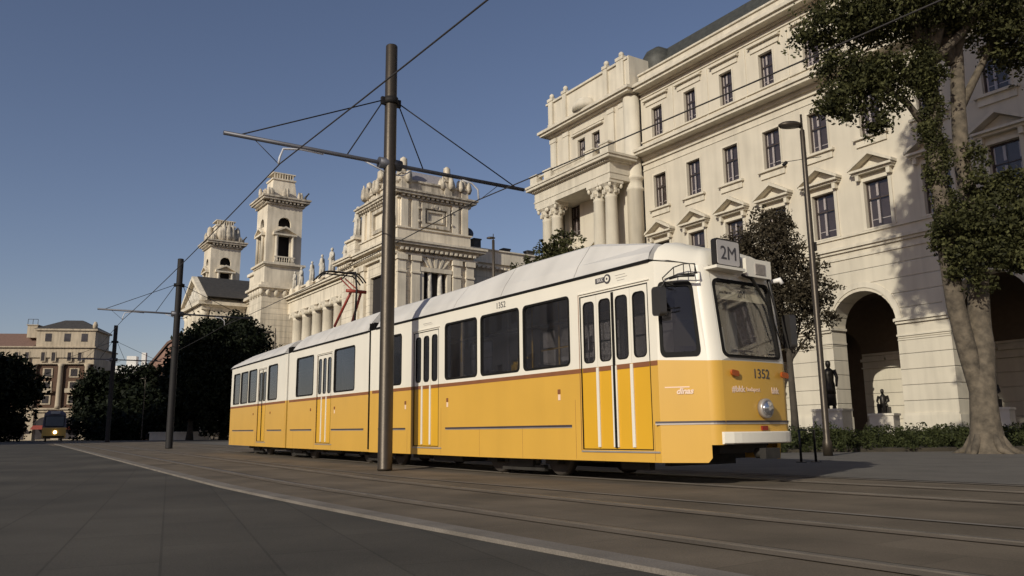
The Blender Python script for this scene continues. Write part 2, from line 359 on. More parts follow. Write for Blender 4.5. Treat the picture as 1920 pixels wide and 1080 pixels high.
# ------------------------------------------------------------------ the tram
TZ = -pi / 2 + R_(35)                                      # local x runs towards the tram's front, y away from the camera
tram = thing('tram', 'yellow and white articulated tram running on line 2M beside the palace', 'tram', tuple(O35), TZ)
CT = 1.2                                                   # middle of the tram
def sect(s0, t0, deg):
    a = R_(deg)
    def f(s, t, z):
        ds = s - s0
        return (s0 + ds * cos(a) + (t - 0) * sin(a) * .0 + (t) * sin(a), t0 - ds * sin(a) + t * cos(a), z + rise(s) * .9)
    return f
XF = {'front': sect(-17.1, .0, 0), 'mid': sect(-17.1, .08, 1.8), 'rear': sect(-23.4, .28, 3.3)}
GUT, BELT, SK = 3.06, 1.67, .29
def wall_side(sec, ops, s0, s1):
    """ops: sorted (a, b, kind, z0, z1).  Both sides get the same openings."""
    xf = XF[sec]
    for side in (0, 1):
        ya, yb = (0, .045) if side == 0 else (2 * CT, 2 * CT - .045)
        up = MB(xf); lo = MB(xf); cuts = [s0]
        # every bay is its own panel so the outlines stay simple
        edges = [s0] + [(ops[i][1] + ops[i + 1][0]) / 2 for i in range(len(ops) - 1)] + [s1]
        for i, (a, b, kd, z0, z1) in enumerate(ops):
            e0, e1 = edges[i], edges[i + 1]
            if kd == 'win':
                up.panel(rc(e0, e1, BELT, GUT), [rr(a, b, z0, z1, .09)], ya, yb)
                lo.panel(rc(e0, e1, SK, BELT), [], ya, yb)
            elif kd == 'door':
                if side:
                    up.panel(rc(e0, e1, BELT, GUT), [], ya, yb); lo.panel(rc(e0, e1, SK, BELT), [], ya, yb); continue
                up.panel([(e0, BELT), (a, BELT), (a, z1), (b, z1), (b, BELT), (e1, BELT), (e1, GUT), (e0, GUT)], [], ya, yb)
                lo.panel([(e0, SK), (e1, SK), (e1, BELT), (b, BELT), (b, z0), (a, z0), (a, BELT), (e0, BELT)], [], ya, yb)
        up.build('upper_body', M['white'], tram); lo.build('lower_body', M['yellow'], tram)
        for i, (a, b, kd, z0, z1) in enumerate(ops):
            g = -1 if side == 0 else 1
            yo = ya + g * .006; yi = ya - g * .05
            if kd == 'win':
                w = MB(xf).ring(rr(a + .002, b - .002, z0 + .002, z1 - .002, .09), rr(a + .038, b - .038, z0 + .038, z1 - .038, .065), yo, yi)
                w = w.build('window', M['rubber'], tram)
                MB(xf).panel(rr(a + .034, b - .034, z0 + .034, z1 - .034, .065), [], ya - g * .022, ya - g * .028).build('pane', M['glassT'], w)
                if b - a > .9: MB(xf).box(a + .05, b - .05, min(ya - g * .034, ya - g * .05), max(ya - g * .034, ya - g * .05), z0 + .62 * (z1 - z0), z0 + .62 * (z1 - z0) + .035).build('sash_bar', M['blackm'], w)
            elif side == 0:
                n = max(2, round((b - a) / .38)); w_ = (b - a) / n
                fr = MB(xf); fr.ring(rc(a + .002, b - .002, z0 + .002, z1 - .002), rc(a + .014, b - .014, z0 + .014, z1 - .010), -.002, .03)
                d = fr.build('door', M['rubber'], tram)
                for k in range(n):
                    x0, x1 = a + .014 + k * (b - a - .028) / n, a + .014 + (k + 1) * (b - a - .028) / n
                    hole = rr(x0 + .055, x1 - .055, 1.74, z1 - .1, min(.075, (x1 - x0 - .11) / 2.2))
                    MB(xf).panel(rc(x0 + .003, x1 - .003, BELT, z1 - .012), [hole], .012, .035).build('leaf_top', M['white'], d)
                    MB(xf).panel(rc(x0 + .003, x1 - .003, z0 + .016, BELT - .0), [], .014, .036).build('leaf_bottom', M['dyellow'], d)
                    MB(xf).box(x0 + .02, x1 - .02, .008, .013, BELT - .07, BELT - .002).build('leaf_trim', M['brown'], d)
                    rg = MB(xf).ring(rr(x0 + .053, x1 - .053, 1.738, z1 - .098, min(.076, (x1 - x0 - .11) / 2.2)), rr(x0 + .068, x1 - .068, 1.753, z1 - .113, min(.066, (x1 - x0 - .14) / 2.2)), .006, .03).build('pane_seal', M['rubber'], d)
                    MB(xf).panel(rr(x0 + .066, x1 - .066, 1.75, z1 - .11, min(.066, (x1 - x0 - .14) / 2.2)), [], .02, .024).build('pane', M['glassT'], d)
                    if 0 < k < n:
                        x = x0
                        if k * 2 == n: MB(xf).box(x - .022, x + .022, -.004, .03, z0 + .03, z1 - .03).build('leaf_gap', M['rubber'], d)
                        else: MB(xf).box(x - .028, x + .028, -.004, .012, z0 + .04, BELT - .01).build('fold_strip', M['pink'] if 0 else M['white'], d)
                if n >= 4:
                    for xx in ((a + b) / 2 - .042, (a + b) / 2 + .042):
                        MB(xf).box(xx - .014, xx + .014, -.003, .012, z0 + .04, BELT - .01).build('edge_strip', M['white'], d)
                MB(xf).box(a - .02, b + .12, -.012, .0, z0 - .035, z0 - .012).build('door_sill', M['alu'], tram)
                MB(xf).box(a - .03, b + .04, -.02, .0, z1 + .03, z1 + .045).build('rain_strip', M['white'], tram)
                MB(xf).box(a - .032, a - .02, -.003, .0, z0 - .03, z1 + .02).build('door_joint', M['brown'], tram)
    # brown band along the belt, on the visible side broken at the doors
    mb = MB(xf); x = s0
    for a, b, kd, *_ in ops + [(s1, s1, 'door')]:
        if kd == 'door': mb.box(x + .002, a - .004, -.004, .001, BELT - .07, BELT - .004); x = b + .004
    mb.build('belt_band', M['brown'], tram)
WZ = (1.73, 2.85)
F_OPS = [(-16.5, -15.5, 'win', *WZ), (-14.95, -13.9, 'door', .45, 2.78), (-13.66, -12.47, 'win', *WZ), (-12.36, -11.12, 'win', *WZ), (-11.02, -9.75, 'win', *WZ), (-9.5, -8.0, 'door', .45, 2.78)]
M_OPS = [(-22.62, -21.15, 'win', *WZ), (-20.85, -19.78, 'door', .45, 2.78), (-19.62, -18.2, 'win', *WZ)]
R_OPS = [(-30.35, -29.35, 'win', *WZ), (-29.25, -28.2, 'win', *WZ), (-28.1, -27.0, 'win', *WZ), (-26.75, -25.8, 'door', .45, 2.78), (-25.6, -24.5, 'win', *WZ)]
wall_side('front', F_OPS, -16.95, -7.86)
wall_side('mid', M_OPS, -23.2, -17.3)
wall_side('rear', R_OPS, -30.7, -23.6)
for sec, spans in (('front', [(-13.62, -9.75), (-16.6, -15.3)]), ('mid', [(-23.0, -21.2), (-19.7, -17.6)]), ('rear', [(-30.2, -27.2), (-25.5, -23.9)])):
    for a, b in spans:
        MB(XF[sec]).box(a, b, -.012, .0, .805, .822).box(a, b, -.008, .0, .79, .805).build('rub_rail', M['stripe'], tram)
        MB(XF[sec]).box(a, b, -.006, .0, .776, .79).build('rub_rail_edge', M['alu'], tram)
# gutters and roof covers
def roof(sec, prof, end0=0., end1=0.):
    xf = XF[sec]; g = MB(xf)
    for y in (0, 2 * CT): g.box(prof[0][0], prof[-1][0], y - .02, y + .02, GUT, GUT + .035)
    g.build('gutter', M['rubber'], tram)
    MB(xf).box(prof[0][0], prof[-1][0], .04, 2 * CT - .04, GUT + .0, GUT + .02).build('roof_deck', M['inter'], tram)
    for i in range(len(prof) - 1):
        (sa, za), (sb, zb) = prof[i], prof[i + 1]
        sa2, sb2 = sa + .008, sb - .008
        def ring(s, z, e): return [(s, .0, GUT + .05), (s + e * .2, .10, GUT + .05 + (z - GUT) * .30), (s + e * .6, .36, z - .06), (s + e, .50, z), (s + e, 2 * CT - .50, z), (s + e * .6, 2 * CT - .36, z - .06), (s + e * .2, 2 * CT - .10, GUT + .05 + (z - GUT) * .30), (s, 2 * CT, GUT + .05)]
        ra = ring(sa2, za, end0 if i == 0 else 0); rb = ring(sb2, zb, -end1 if i == len(prof) - 2 else 0); k = len(ra)
        mb = MB(xf).add(ra + rb, [(j, j + 1, k + j + 1, k + j) for j in range(k - 1)] + [tuple(range(k)), tuple(range(k, 2 * k))[::-1], (0, k - 1, 2 * k - 1, k)])
        mb.build('roof_cover', M['roofc'], tram)
roof('front', [(-16.8, 3.62), (-15.0, 3.62), (-13.34, 3.64), (-11.69, 3.74), (-9.62, 3.72), (-7.95, 3.47)], .0, .35)
roof('mid', [(-23.0, 3.58), (-20.4, 3.62), (-17.45, 3.66)], .1, .15)
roof('rear', [(-30.95, 3.42), (-29.2, 3.50), (-26.6, 3.52), (-23.85, 3.54)], .55, .1)
# bellows between the sections
for xa, xb, sec in ((-17.3, -16.95, 'mid'), (-23.6, -23.2, 'rear')):
    mb = MB(XF['front'] if sec == 'mid' else XF['mid'])
    t0 = .06 if sec == 'mid' else .06
    for i in range(6):
        u = xa + (xb - xa) * (i + .5) / 6
        mb.box(u - .012, u + .012, t0 - (.03 if i % 2 else 0), 2 * CT - .04, .35, 3.25)
    mb.box(xa, xb, t0 + .04, 2 * CT - .1, .4, 3.2); mb.build('bellows', M['rubber'], tram)
for sec, s in (('front', -16.95), ('mid', -17.3), ('mid', -23.2), ('rear', -23.6)):
    sg = -1 if s in (-16.95, -23.2) else 1
    MB(XF[sec]).box(min(s, s + sg * .13), max(s, s + sg * .13), .005, .05, SK, BELT).build('end_post', M['yellow'], tram)
    MB(XF[sec]).box(min(s, s + sg * .13), max(s, s + sg * .13), .005, .05, BELT, GUT).build('end_post', M['white'], tram)
# tail of the rear section
xr = XF['rear']
for (z0, z1, mt, n) in ((SK, BELT, 'yellow', 'tail_panel'), (BELT, GUT, 'white', 'tail_panel')):
    k = .10 if z1 > 2 else 0
    MB(xr).hexa([(-30.7, 0, z0), (-30.7, .05, z0), (-31.05, .28, z0), (-31.08, .22, z0)], [(-30.7, 0, z1), (-30.7, .05, z1), (-31.05 + k, .28, z1), (-31.08 + k, .22, z1)]).build(n, M[mt], tram)
    MB(xr).hexa([(-31.08, .22, z0), (-31.02, .22, z0), (-31.02, 2.18, z0), (-31.08, 2.18, z0)], [(-31.08 + k, .22, z1), (-31.02 + k, .22, z1), (-31.02 + k, 2.18, z1), (-31.08 + k, 2.18, z1)]).build(n, M[mt], tram)
    MB(xr).hexa([(-30.7, 2.4, z0), (-30.7, 2.35, z0), (-31.05, 2.12, z0), (-31.08, 2.18, z0)], [(-30.7, 2.4, z1), (-30.7, 2.35, z1), (-31.05 + k, 2.12, z1), (-31.08 + k, 2.18, z1)]).build(n, M[mt], tram)
# --- cab
def lean(z): return -.115 * max(0, z - 1.66)
A0, B0, C0 = (-7.86, .0), (-7.33, .40), (-7.215, .56)      # side end, corner start, front start
def cabside(mir):
    def f(u, y, z):                                        # u 0..1 along the angled side, y outwards
        x = A0[0] + (B0[0] - A0[0]) * u; t = A0[1] + (B0[1] - A0[1]) * u
        nx, ny = -(B0[1] - A0[1]), (B0[0] - A0[0]); l = math.hypot(nx, ny); nx, ny = nx / l, ny / l
        x += nx * y + lean(z) * u; t += ny * y
        return (x, 2 * CT - t if mir else t, z)
    return f
def cabfront(u, y, z):                                     # u = t coordinate .56..1.84, y backwards
    return (C0[0] + lean(z) * 1.05 - y + .05 * (1 - ((u - CT) / .64) ** 2), u, z)
for mir in (False, True):
    f = cabside(mir)
    MB(lambda x, y, z: f(x, y, z)).panel([(0, BELT), (1, BELT - .03), (1, 3.0), (0, GUT)], [rr(.06, .90, 1.70, 2.76, .11)], 0, .05).build('cab_side', M['white'], tram)
    MB(f).panel([(0, SK), (.92, SK), (1, SK + .06), (1, BELT - .03), (0, BELT)] if not mir else [(0, SK), (.4, SK), (.5, .55), (1, .58), (1, BELT - .03), (0, BELT)], [], 0, .05).build('cab_side', M['yellow'], tram)
    w = MB(f).ring(rr(.062, .898, 1.702, 2.758, .11), rr(.13, .83, 1.77, 2.69, .08), -.012, .05).build('cab_window', M['rubber'], tram)
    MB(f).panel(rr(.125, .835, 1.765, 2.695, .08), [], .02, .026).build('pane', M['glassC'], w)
    MB(f).box(.12, .84, .028, .045, 2.18, 2.215).build('sash_bar', M['blackm'], w)
    MB(f).box(-.1, 1.0, -.012, .0, .812, .838).build('rub_rail', M['stripe'], tram)
    MB(f).box(-.1, 1.0, -.009, .0, .79, .812).build('rub_rail_edge', M['alu'], tram)
# rounded corner posts
def corner_pts(mir, z, off=0.):
    a = Vector(B0); b = Vector(C0); mid = Vector((-7.235, .45)); out = []
    for i in range(6):
        t = i / 5; p = a * (1 - t) ** 2 + mid * 2 * t * (1 - t) + b * t * t
        p = p + (p - Vector((-8, 1.2))).normalized() * off
        out.append((p.x + lean(z), 2 * CT - p.y if mir else p.y, z))
    return out
for mir in (False, True):
    for z0, z1, mt in ((.52 if not mir else .6, BELT - .03, 'yellow'), (BELT - .03, 2.98, 'white')):
        mb = MB(); n = 5
        zs = [z0 + (z1 - z0) * k / n for k in range(n + 1)]; vs = []
        for z in zs: vs += corner_pts(mir, z)
        mb.add(vs, [(i * 6 + j, i * 6 + j + 1, (i + 1) * 6 + j + 1, (i + 1) * 6 + j) for i in range(n) for j in range(5)], True)
        mb.build('corner_post', M[mt], tram)
    for z0, z1, off, mt in ((.812, .838, .012, 'stripe'), (.79, .812, .009, 'alu')):
        MB().add(corner_pts(mir, z0, off) + corner_pts(mir, z1, off), [(j, j + 1, j + 7, j + 6) for j in range(5)]).build('rub_rail', M[mt], tram)
def front_panel(z0, z1, hole, name, mt, y0=0, y1=.05, u0=.56, u1=1.84):
    us = [u0 + (u1 - u0) * k / 8 for k in range(9)]
    if not hole:
        b_ = MB(); n_ = 6; zs = [z0 + (z1 - z0) * k / n_ for k in range(n_ + 1)]
        vs = [cabfront(u, y0, z) for z in zs for u in us]
        b_.add(vs, [(i * 9 + j, i * 9 + j + 1, (i + 1) * 9 + j + 1, (i + 1) * 9 + j) for i in range(n_) for j in range(8)], True)
        return b_.build(name, M[mt], tram)
    outer = [(u, z0) for u in us] + [(u, z1) for u in us[::-1]]
    return MB(cabfront_w).panel(outer, hole, y0, y1).build(name, M[mt], tram)
def cabfront_w(u, y, z): return cabfront(u, y, z)
front_panel(.55, BELT - .03, [], 'front_panel', 'yellow')
hole = rr(.585, 1.815, 1.685, 2.80, .10, 5)
front_panel(BELT - .03, 2.98, [hole], 'front_panel', 'white')
ws = MB(cabfront_w).ring(hole, rr(.625, 1.775, 1.725, 2.755, .08, 5), -.012, .05).build('windscreen', M['rubber'], tram)
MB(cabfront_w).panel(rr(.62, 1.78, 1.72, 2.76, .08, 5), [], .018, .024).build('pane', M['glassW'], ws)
front_panel(.812, .838, [], 'front_stripe', 'stripe', -.012, 0)
front_panel(.79, .812, [], 'front_stripe', 'alu', -.009, 0)
bmp = MB(); pts0 = []
for k in range(13):
    t = k / 12; u = .50 + 1.40 * t; x = -7.14 + .075 * (1 - (2 * t - 1) ** 2) - .05 * (2 * t - 1) ** 8
    pts0.append((x, u))
vs = [(x, u, z) for z, dx in ((.53, -.02), (.545, .0), (.675, .0), (.69, -.02)) for x, u in [(a + dx, b) for a, b in pts0]]
vs += [(x - .12, u, z) for z in (.53, .69) for x, u in pts0]
n = 13
fs = [(r * n + j, r * n + j + 1, (r + 1) * n + j + 1, (r + 1) * n + j) for r in range(3) for j in range(12)]
fs += [(4 * n + j, 4 * n + j + 1, j + 1, j) for j in range(12)] + [(3 * n + j, 3 * n + j + 1, 5 * n + j + 1, 5 * n + j) for j in range(12)]
fs += [(0, n, 2 * n, 3 * n, 5 * n, 4 * n), (12, n + 12, 2 * n + 12, 3 * n + 12, 5 * n + 12, 4 * n + 12)]
bmp.add(vs, fs).build('bumper', M['white'], tram)
# cab roof: a dome from the header back to the roof cover
ring0 = [(-7.86, .0, GUT + .02)] + [(-7.70, .12, GUT)] + [(-7.49, .37, 3.0)] + [(p[0], p[1], 2.98) for p in corner_pts(False, 2.98)[1:]] + [(-7.33, CT, 2.985)]
def dome_ring(f, zz):                                       # shrink towards the ridge
    out = []
    for x, y, z in ring0: out.append((x + (-8.0 - x) * f * .8, y + (CT - y) * f * .75, z + zz))
    return out
rows = [dome_ring(f, zz) for f, zz in ((0, 0), (.04, .10), (.14, .20), (.32, .28), (.6, .33), (.95, .345))]
mb = MB(); k = len(ring0); full = []
for r in rows: full.append(r + [(x, 2 * CT - y, z) for x, y, z in r[-2::-1]])
kk = len(full[0]); vs = [p for r in full for p in r]
mb.add(vs, [(i * kk + j, i * kk + j + 1, (i + 1) * kk + j + 1, (i + 1) * kk + j) for i in range(len(full) - 1) for j in range(kk - 1)] + [tuple((len(full) - 1) * kk + j for j in range(kk))], True)
mb.build('cab_roof', M['white'], tram)
# line sign
sg = MB(); sg.panel(rr(.56, 1.06, 2.955, 3.36, .05), [], -.0, .0)
sgn = MB(lambda u, y, z: (-7.20 + y, u, z)).panel(rr(.565, 1.075, 2.95, 3.345, .045), [], -.10, -.02).build('route_sign', M['blackm'], tram)
MB(lambda u, y, z: (-7.20 + y, u, z)).panel(rr(.59, 1.05, 2.975, 3.32, .03), [], -.02, -.012).build('sign_face', M['sign'], sgn)
text('2M', .27, M['ink'], sgn, (-7.209, .822, 3.135), (pi / 2, 0, pi / 2), sx=1.0)
MB().box(-7.40, -7.16, .50, 1.10, 2.905, 2.945).build('sign_bracket', M['white'], tram)
# ventilation box
vb = MB().box(-7.60, -7.20, 1.17, 1.72, 2.86, 3.12).build('vent_box', M['white'], tram)
g_ = MB().box(-7.20, -7.192, 1.36, 1.58, 2.90, 3.06)
for i in range(9): g_.box(-7.192, -7.186, 1.365, 1.575, 2.905 + i * .017, 2.912 + i * .017)
g_.build('grille', M['alu'], vb)
MB().tube([(-7.3, 1.80, 2.84), (-7.16, 1.86, 2.86), (-7.14, 1.88, 2.80)], [.03, .04, .03], 8).build('marker_lamp', M['curtain'], tram)
# lights and lettering on the front
hl = MB().tube([(-7.16, 1.30, 1.0), (-7.10, 1.30, 1.0), (-7.085, 1.30, 1.0)], [.135, .135, .12], 20).build('headlight', M['alu'], tram)
MB().tube([(-7.085, 1.30, 1.0), (-7.07, 1.30, 1.0), (-7.055, 1.30, 1.0)], [.112, .09, .03], 20).build('lens', M['lens'], hl)
for u in (.735, 1.80):
    lo_ = MB().panel(rr(-.075, .075, -.04, .04, .03), [], 0, .03)
    lo_.v = [Vector((-7.215 + .045 - v.y + .03, u + v.x, 1.47 + v.z - v.x * .12)) for v in lo_.v]
    o = lo_.build('indicator_lamp', M['orange'], tram)
MB().box(-7.17, -7.14, 1.22, 1.34, .705, .765).build('coupler_socket', M['red'], tram)
text('1352', .185, M['ink'], tram, (-7.1640, 1.30, 1.47), (pi / 2, 0, pi / 2 + .0244), 'fleet_number')
text('#bkk', .115, M['pink'], tram, (-7.1805, .82, 1.255), (pi / 2, 0, pi / 2 - .093), 'lettering', bold=.003)
text('budapest', .085, M['pink'], tram, (-7.1640, 1.11, 1.255), (pi / 2, 0, pi / 2 - .022), 'lettering', sx=.9)
text('bkk', .12, M['pink'], tram, (-7.1820, 1.60, 1.245), (pi / 2, 0, pi / 2 + .098), 'lettering', bold=.004)
# destination board behind the glass
db = MB().box(-7.375, -7.365, .66, 1.74, 2.52, 2.71).build('destination_board', M['white'], tram)
text('Jászai Mari tér', .06, M['ink'], db, (-7.362, .88, 2.62), (pi / 2, 0, pi / 2), sx=.8)
text('2M', .15, M['ink'], db, (-7.362, 1.22, 2.615), (pi / 2, 0, pi / 2), sx=.9)
# wipers
for (ya, yb, yc) in ((1.32, 1.66, 1.80), (1.70, 1.80, 1.86)):
    MB().tube([(-7.24, ya - .2 if ya < 1.5 else ya, 2.87), (-7.24, ya, 2.85), (-7.235, yb, 2.45), (-7.18, yc, 1.95)], [.02, .03, .014, .008], 6).build('wiper', M['blackm'], tram)
# mirror, its bracket and the guard rack above the cab window
mr = MB().panel(rr(-.085, .085, -.20, .20, .05), [], -.04, .04); mr.v = [Vector((-7.665 + v.x * .9 + v.y * .6, -.12 + v.y, 2.45 + v.z)) for v in mr.v]
mr = mr.build('mirror', M['mirrorf'], tram)
MB().tube([(-7.66, -.10, 2.62), (-7.62, -.04, 2.72), (-7.58, .12, 2.66)], .012, 6).build('mirror_arm', M['blackm'], mr); MB().tube([(-7.65, -.10, 2.37), (-7.60, 0, 2.35), (-7.55, .16, 2.37)], .010, 6).build('mirror_arm', M['blackm'], mr)
mr2 = MB().panel(rr(-.08, .08, -.25, .25, .05), [], -.04, .04); mr2.v = [Vector((-7.35 + v.x * .9 + v.y * .6, 2.26 + v.y, 2.15 + v.z)) for v in mr2.v]
mr2.build('mirror', M['mirrorf'], tram)
rk = MB()
p = [(-7.72, .06, 2.70), (-7.74, .04, 2.80), (-7.58, .10, 2.93), (-7.47, .18, 2.97), (-7.34, .26, 2.96), (-7.33, .28, 2.82)]
rk.tube(p, .009, 5).tube([(-7.72, .06, 2.78), (-7.55, .14, 2.83), (-7.33, .30, 2.83)], .009, 5)
for i in (2, 3, 4): rk.tube([p[i], (p[i][0] + .0, p[i][1], 2.81)], .007, 5)
rk.tube([(-7.40, .22, 2.965), (-7.39, .24, 2.82)], .007, 5).tube([(-7.62, .05, 2.775), (-7.50, .12, 2.80), (-7.33, .24, 2.79)], .02, 6).build('window_guard', M['blackm'], tram)
# numbers and marks on the side
text('1352', .155, M['ink'], tram, (-11.68, -.003, 2.955), (pi / 2, 0, 0), 'fleet_number')
lg = MB().box(-9.10, -8.87, -.008, .0, 2.925, 3.005).build('operator_logo', M['ink'], tram)
text('BKK', .075, M['sign'], lg, (-8.99, -.0095, 2.965), (pi / 2, 0, 0), ext=.001, bold=.002)
MB().tube([(-8.83, -.002, 2.965), (-8.83, -.011, 2.965)], .072, 24).build('logo_ring', M['ink'], lg)
MB().tube([(-8.83, -.011, 2.965), (-8.83, -.013, 2.965)], .046, 20).build('logo_ring', M['white'], lg)
MB().tube([(-8.83, -.013, 2.965), (-8.83, -.015, 2.965)], .018, 12).build('logo_dot', M['ink'], lg)
for i, w_ in enumerate((.22, .26, .2)): MB().box(-8.66 + .02 * i, -8.66 + w_, -.003, .0, 2.90 + .04 * (2 - i), 2.906 + .04 * (2 - i)).build('small_print', M['alu'], tram)
text('dinas', .11, M['pink'], tram, (-7.58, .20, 1.235), (pi / 2, 0, math.atan2(.40, .53)), 'lettering', shear=.3, bold=.004)
bb = MB(cabside(False)).box(.12, .62, -.004, 0, 1.285, 1.30).build('lettering', M['pink'], tram)
for sec, s, t_ in (('front', -13.55, 0), ('front', -10.05, 0), ('front', -15.3, 0), ('mid', -19.5, 0), ('rear', -25.2, 0), ('mid', -21.3, 0), ('rear', -27.3, 0)):
    MB(XF[sec]).box(s - .03, s + .03, -.012, 0, 1.31, 1.38).build('door_button', M['brown'], tram)
    if s in (-13.55, -10.05, -15.3, -19.5): MB(XF[sec]).box(s - .028, s + .028, -.006, 0, 1.21, 1.30).build('sticker', M['pink'], tram)
MB(XF['front']).box(-14.55, -14.2, -.003, 0, 2.93, 2.94).box(-14.5, -14.15, -.003, 0, 2.90, 2.906).build('small_print', M['alu'], tram)
for x in (-9.66, -7.98, -13.8): MB(XF['front']).box(x, x + .004, -.002, 0, SK + .02, 1.2 if x != -7.98 else .8).build('panel_joint', M['brown'], tram)
for sec, xs in (('front', (-15.22, -12.41, -11.07)), ('mid', (-22.75, -21.0, -19.7)), ('rear', (-30.45, -27.0, -26.9))):
    for x in xs: MB(XF[sec]).box(x, x + .004, -.0015, 0, SK + .01, .78).build('panel_joint', M['brown'], tram)
# underframe, bogies and wheels
for sec, a, b in (('front', -16.8, -7.88), ('mid', -23.0, -17.4), ('rear', -30.8, -23.8)):
    MB(XF[sec]).box(a, b, .12, 2.28, .48, .62).build('underframe', M['under'], tram)
    MB(XF[sec]).box(a, b, .05, 2.35, .84, .88).build('floor', M['inter'], tram)
for a, b, z0 in ((-15.4, -14.7, .2), (-14.5, -13.4, .17), (-10.0, -9.3, .25)): MB(XF['front']).box(a, b, .25, .9, z0, .5).build('equipment_box', M['under'], tram)
MB(XF['front']).box(-8.9, -8.1, .4, 2.0, .30, .5).build('equipment_box', M['under'], tram)
for sec, a, b in (('mid', -21.6, -20.9), ('mid', -20.6, -19.6), ('rear', -25.8, -25.0)): MB(XF[sec]).box(a, b, .25, .9, .2, .5).build('equipment_box', M['under'], tram)
MB().box(-7.9, -7.46, .7, 1.7, .40, .56).tube([(-7.25, CT, .40), (-7.02, CT, .40)], .07, 8).box(-7.08, -6.98, 1.05, 1.35, .33, .47).build('coupler', M['under'], tram)
for sec, sc in (('front', -11.52), ('mid', -17.4), ('mid', -23.1), ('rear', -27.7), ('front', -8.55)):
    xf = XF[sec]; fr = MB(xf)
    if sc == -8.55:                                         # lifeguard and sand box ahead of the leading bogie
        fr.box(-9.1, -8.5, .4, .5, .16, .45).box(-8.3, -8.2, .5, 1.9, .22, .3).build('lifeguard', M['under'], tram); continue
    for y in (.36, 2.04):
        fr.box(sc - 1.25, sc + 1.25, y - .05, y + .05, .36, .50).box(sc - .35, sc + .35, y - .08, y + .08, .15, .40)
        for dx in (-.88, .88): fr.box(sc + dx - .16, sc + dx + .16, y - .09, y + .06, .20, .48)
        fr.box(sc - .62, sc + .62, y - .04, y + .04, .08, .17)
        for dx in (-.45, -.28, .28, .45): fr.tube([(sc + dx, y - .03, .2), (sc + dx, y - .03, .40)], .05, 8)
    bo = fr.build('bogie', M['under'], tram)
    for dx in (-.88, .88):
        for y in (.46, 1.90):
            mb = MB(xf); mb.tube([(sc + dx, y - .02, .335), (sc + dx, y + .03, .335), (sc + dx, y + .10, .335)], [.31, .335, .345], 28)
            mb.tube([(sc + dx, y - .13, .335), (sc + dx, y - .02, .335)], .09, 12).build('wheel', M['wheel'], bo)
# interior
for sec, xs in (('front', (-15.9, -13.1, -12.3, -11.5, -10.7, -10.0)), ('mid', (-22.4, -21.6, -19.2, -18.4)), ('rear', (-29.9, -29.0, -28.0, -25.2))):
    for x in xs:
        for y in (.28, 1.75):
            st = MB(XF[sec]).box(x - .2, x + .2, y, y + .42, 1.24, 1.31).hexa([(x - .24, y, 1.3), (x - .19, y, 1.3), (x - .19, y + .42, 1.3), (x - .24, y + .42, 1.3)], [(x - .31, y + .03, 1.86), (x - .27, y + .03, 1.86), (x - .27, y + .39, 1.86), (x - .31, y + .39, 1.86)]).box(x - .05, x + .05, y + .16, y + .26, .87, 1.25).build('seat', M['seat'], tram)
    for x in [q + .4 for q in xs[1:]]:
        MB(XF[sec]).tube([(x, .85, .88), (x, .85, 3.0)], .017, 8).build('handrail', M['rail_y'] if int(x * 7) % 2 else M['alu'], tram)
MB(XF['front']).tube([(-13.6, .35, 2.1), (-13.6, .35, 3.0)], .015, 6).tube([(-11.55, .42, 1.3), (-11.55, .42, 3.)], .015, 6).tube([(-11.6, .3, 2.0), (-11.25, .3, 2.0)], .02, 6).tube([(-10.9, .3, 2.08), (-9.85, .3, 2.1)], .012, 6).build('handrail', M['rail_y'], tram)
MB(XF['front']).tube([(-11.42, .15, 1.93), (-11.42, .15, 1.76)], [.06, .075], 12).box(-11.5, -11.34, .09, .21, 1.76, 1.88).build('ticket_validator', M['rail_y'], tram)
MB(XF['mid']).tube([(-18.8, .3, 2.1), (-18.45, .3, 2.1)], .022, 6).build('handrail', M['rail_y'], tram)
MB(XF['front']).box(-16.8, -8.0, .06, 2.34, 3.0, 3.03).build('ceiling', M['inter'], tram)
MB(XF['mid']).box(-23., -17.4, .06, 2.34, 3.0, 3.03).build('ceiling', M['inter'], tram)
MB(XF['rear']).box(-30.7, -23.8, .06, 2.34, 3.0, 3.03).build('ceiling', M['inter'], tram)
MB().box(-8.0, -7.97, .5, 2.3, .88, 2.95).build('cab_partition', M['cabtan'], tram)
MB().box(-7.55, -7.35, .6, 1.8, 1.35, 1.72).build('dashboard', M['inter'], tram)
MB().hexa([(-7.74, .84, 1.5), (-7.62, .84, 1.5), (-7.62, 1.2, 1.5), (-7.74, 1.2, 1.5)], [(-7.76, .76, 2.16), (-7.66, .78, 2.16), (-7.66, 1.14, 2.18), (-7.76, 1.16, 2.18)]).build('white_box', M['curtain'], tram)  # plain white box behind the windscreen
MB().tube([(-7.7, 1.30, 1.7), (-7.7, 1.30, 2.95)], .02, 8).box(-7.75, -7.7, 1.33, 1.5, 1.7, 2.42).build('cab_post', M['sign'], tram)
MB().box(-7.96, -7.88, .55, .75, .9, 1.9).build('driver_seat', M['seat'], tram)
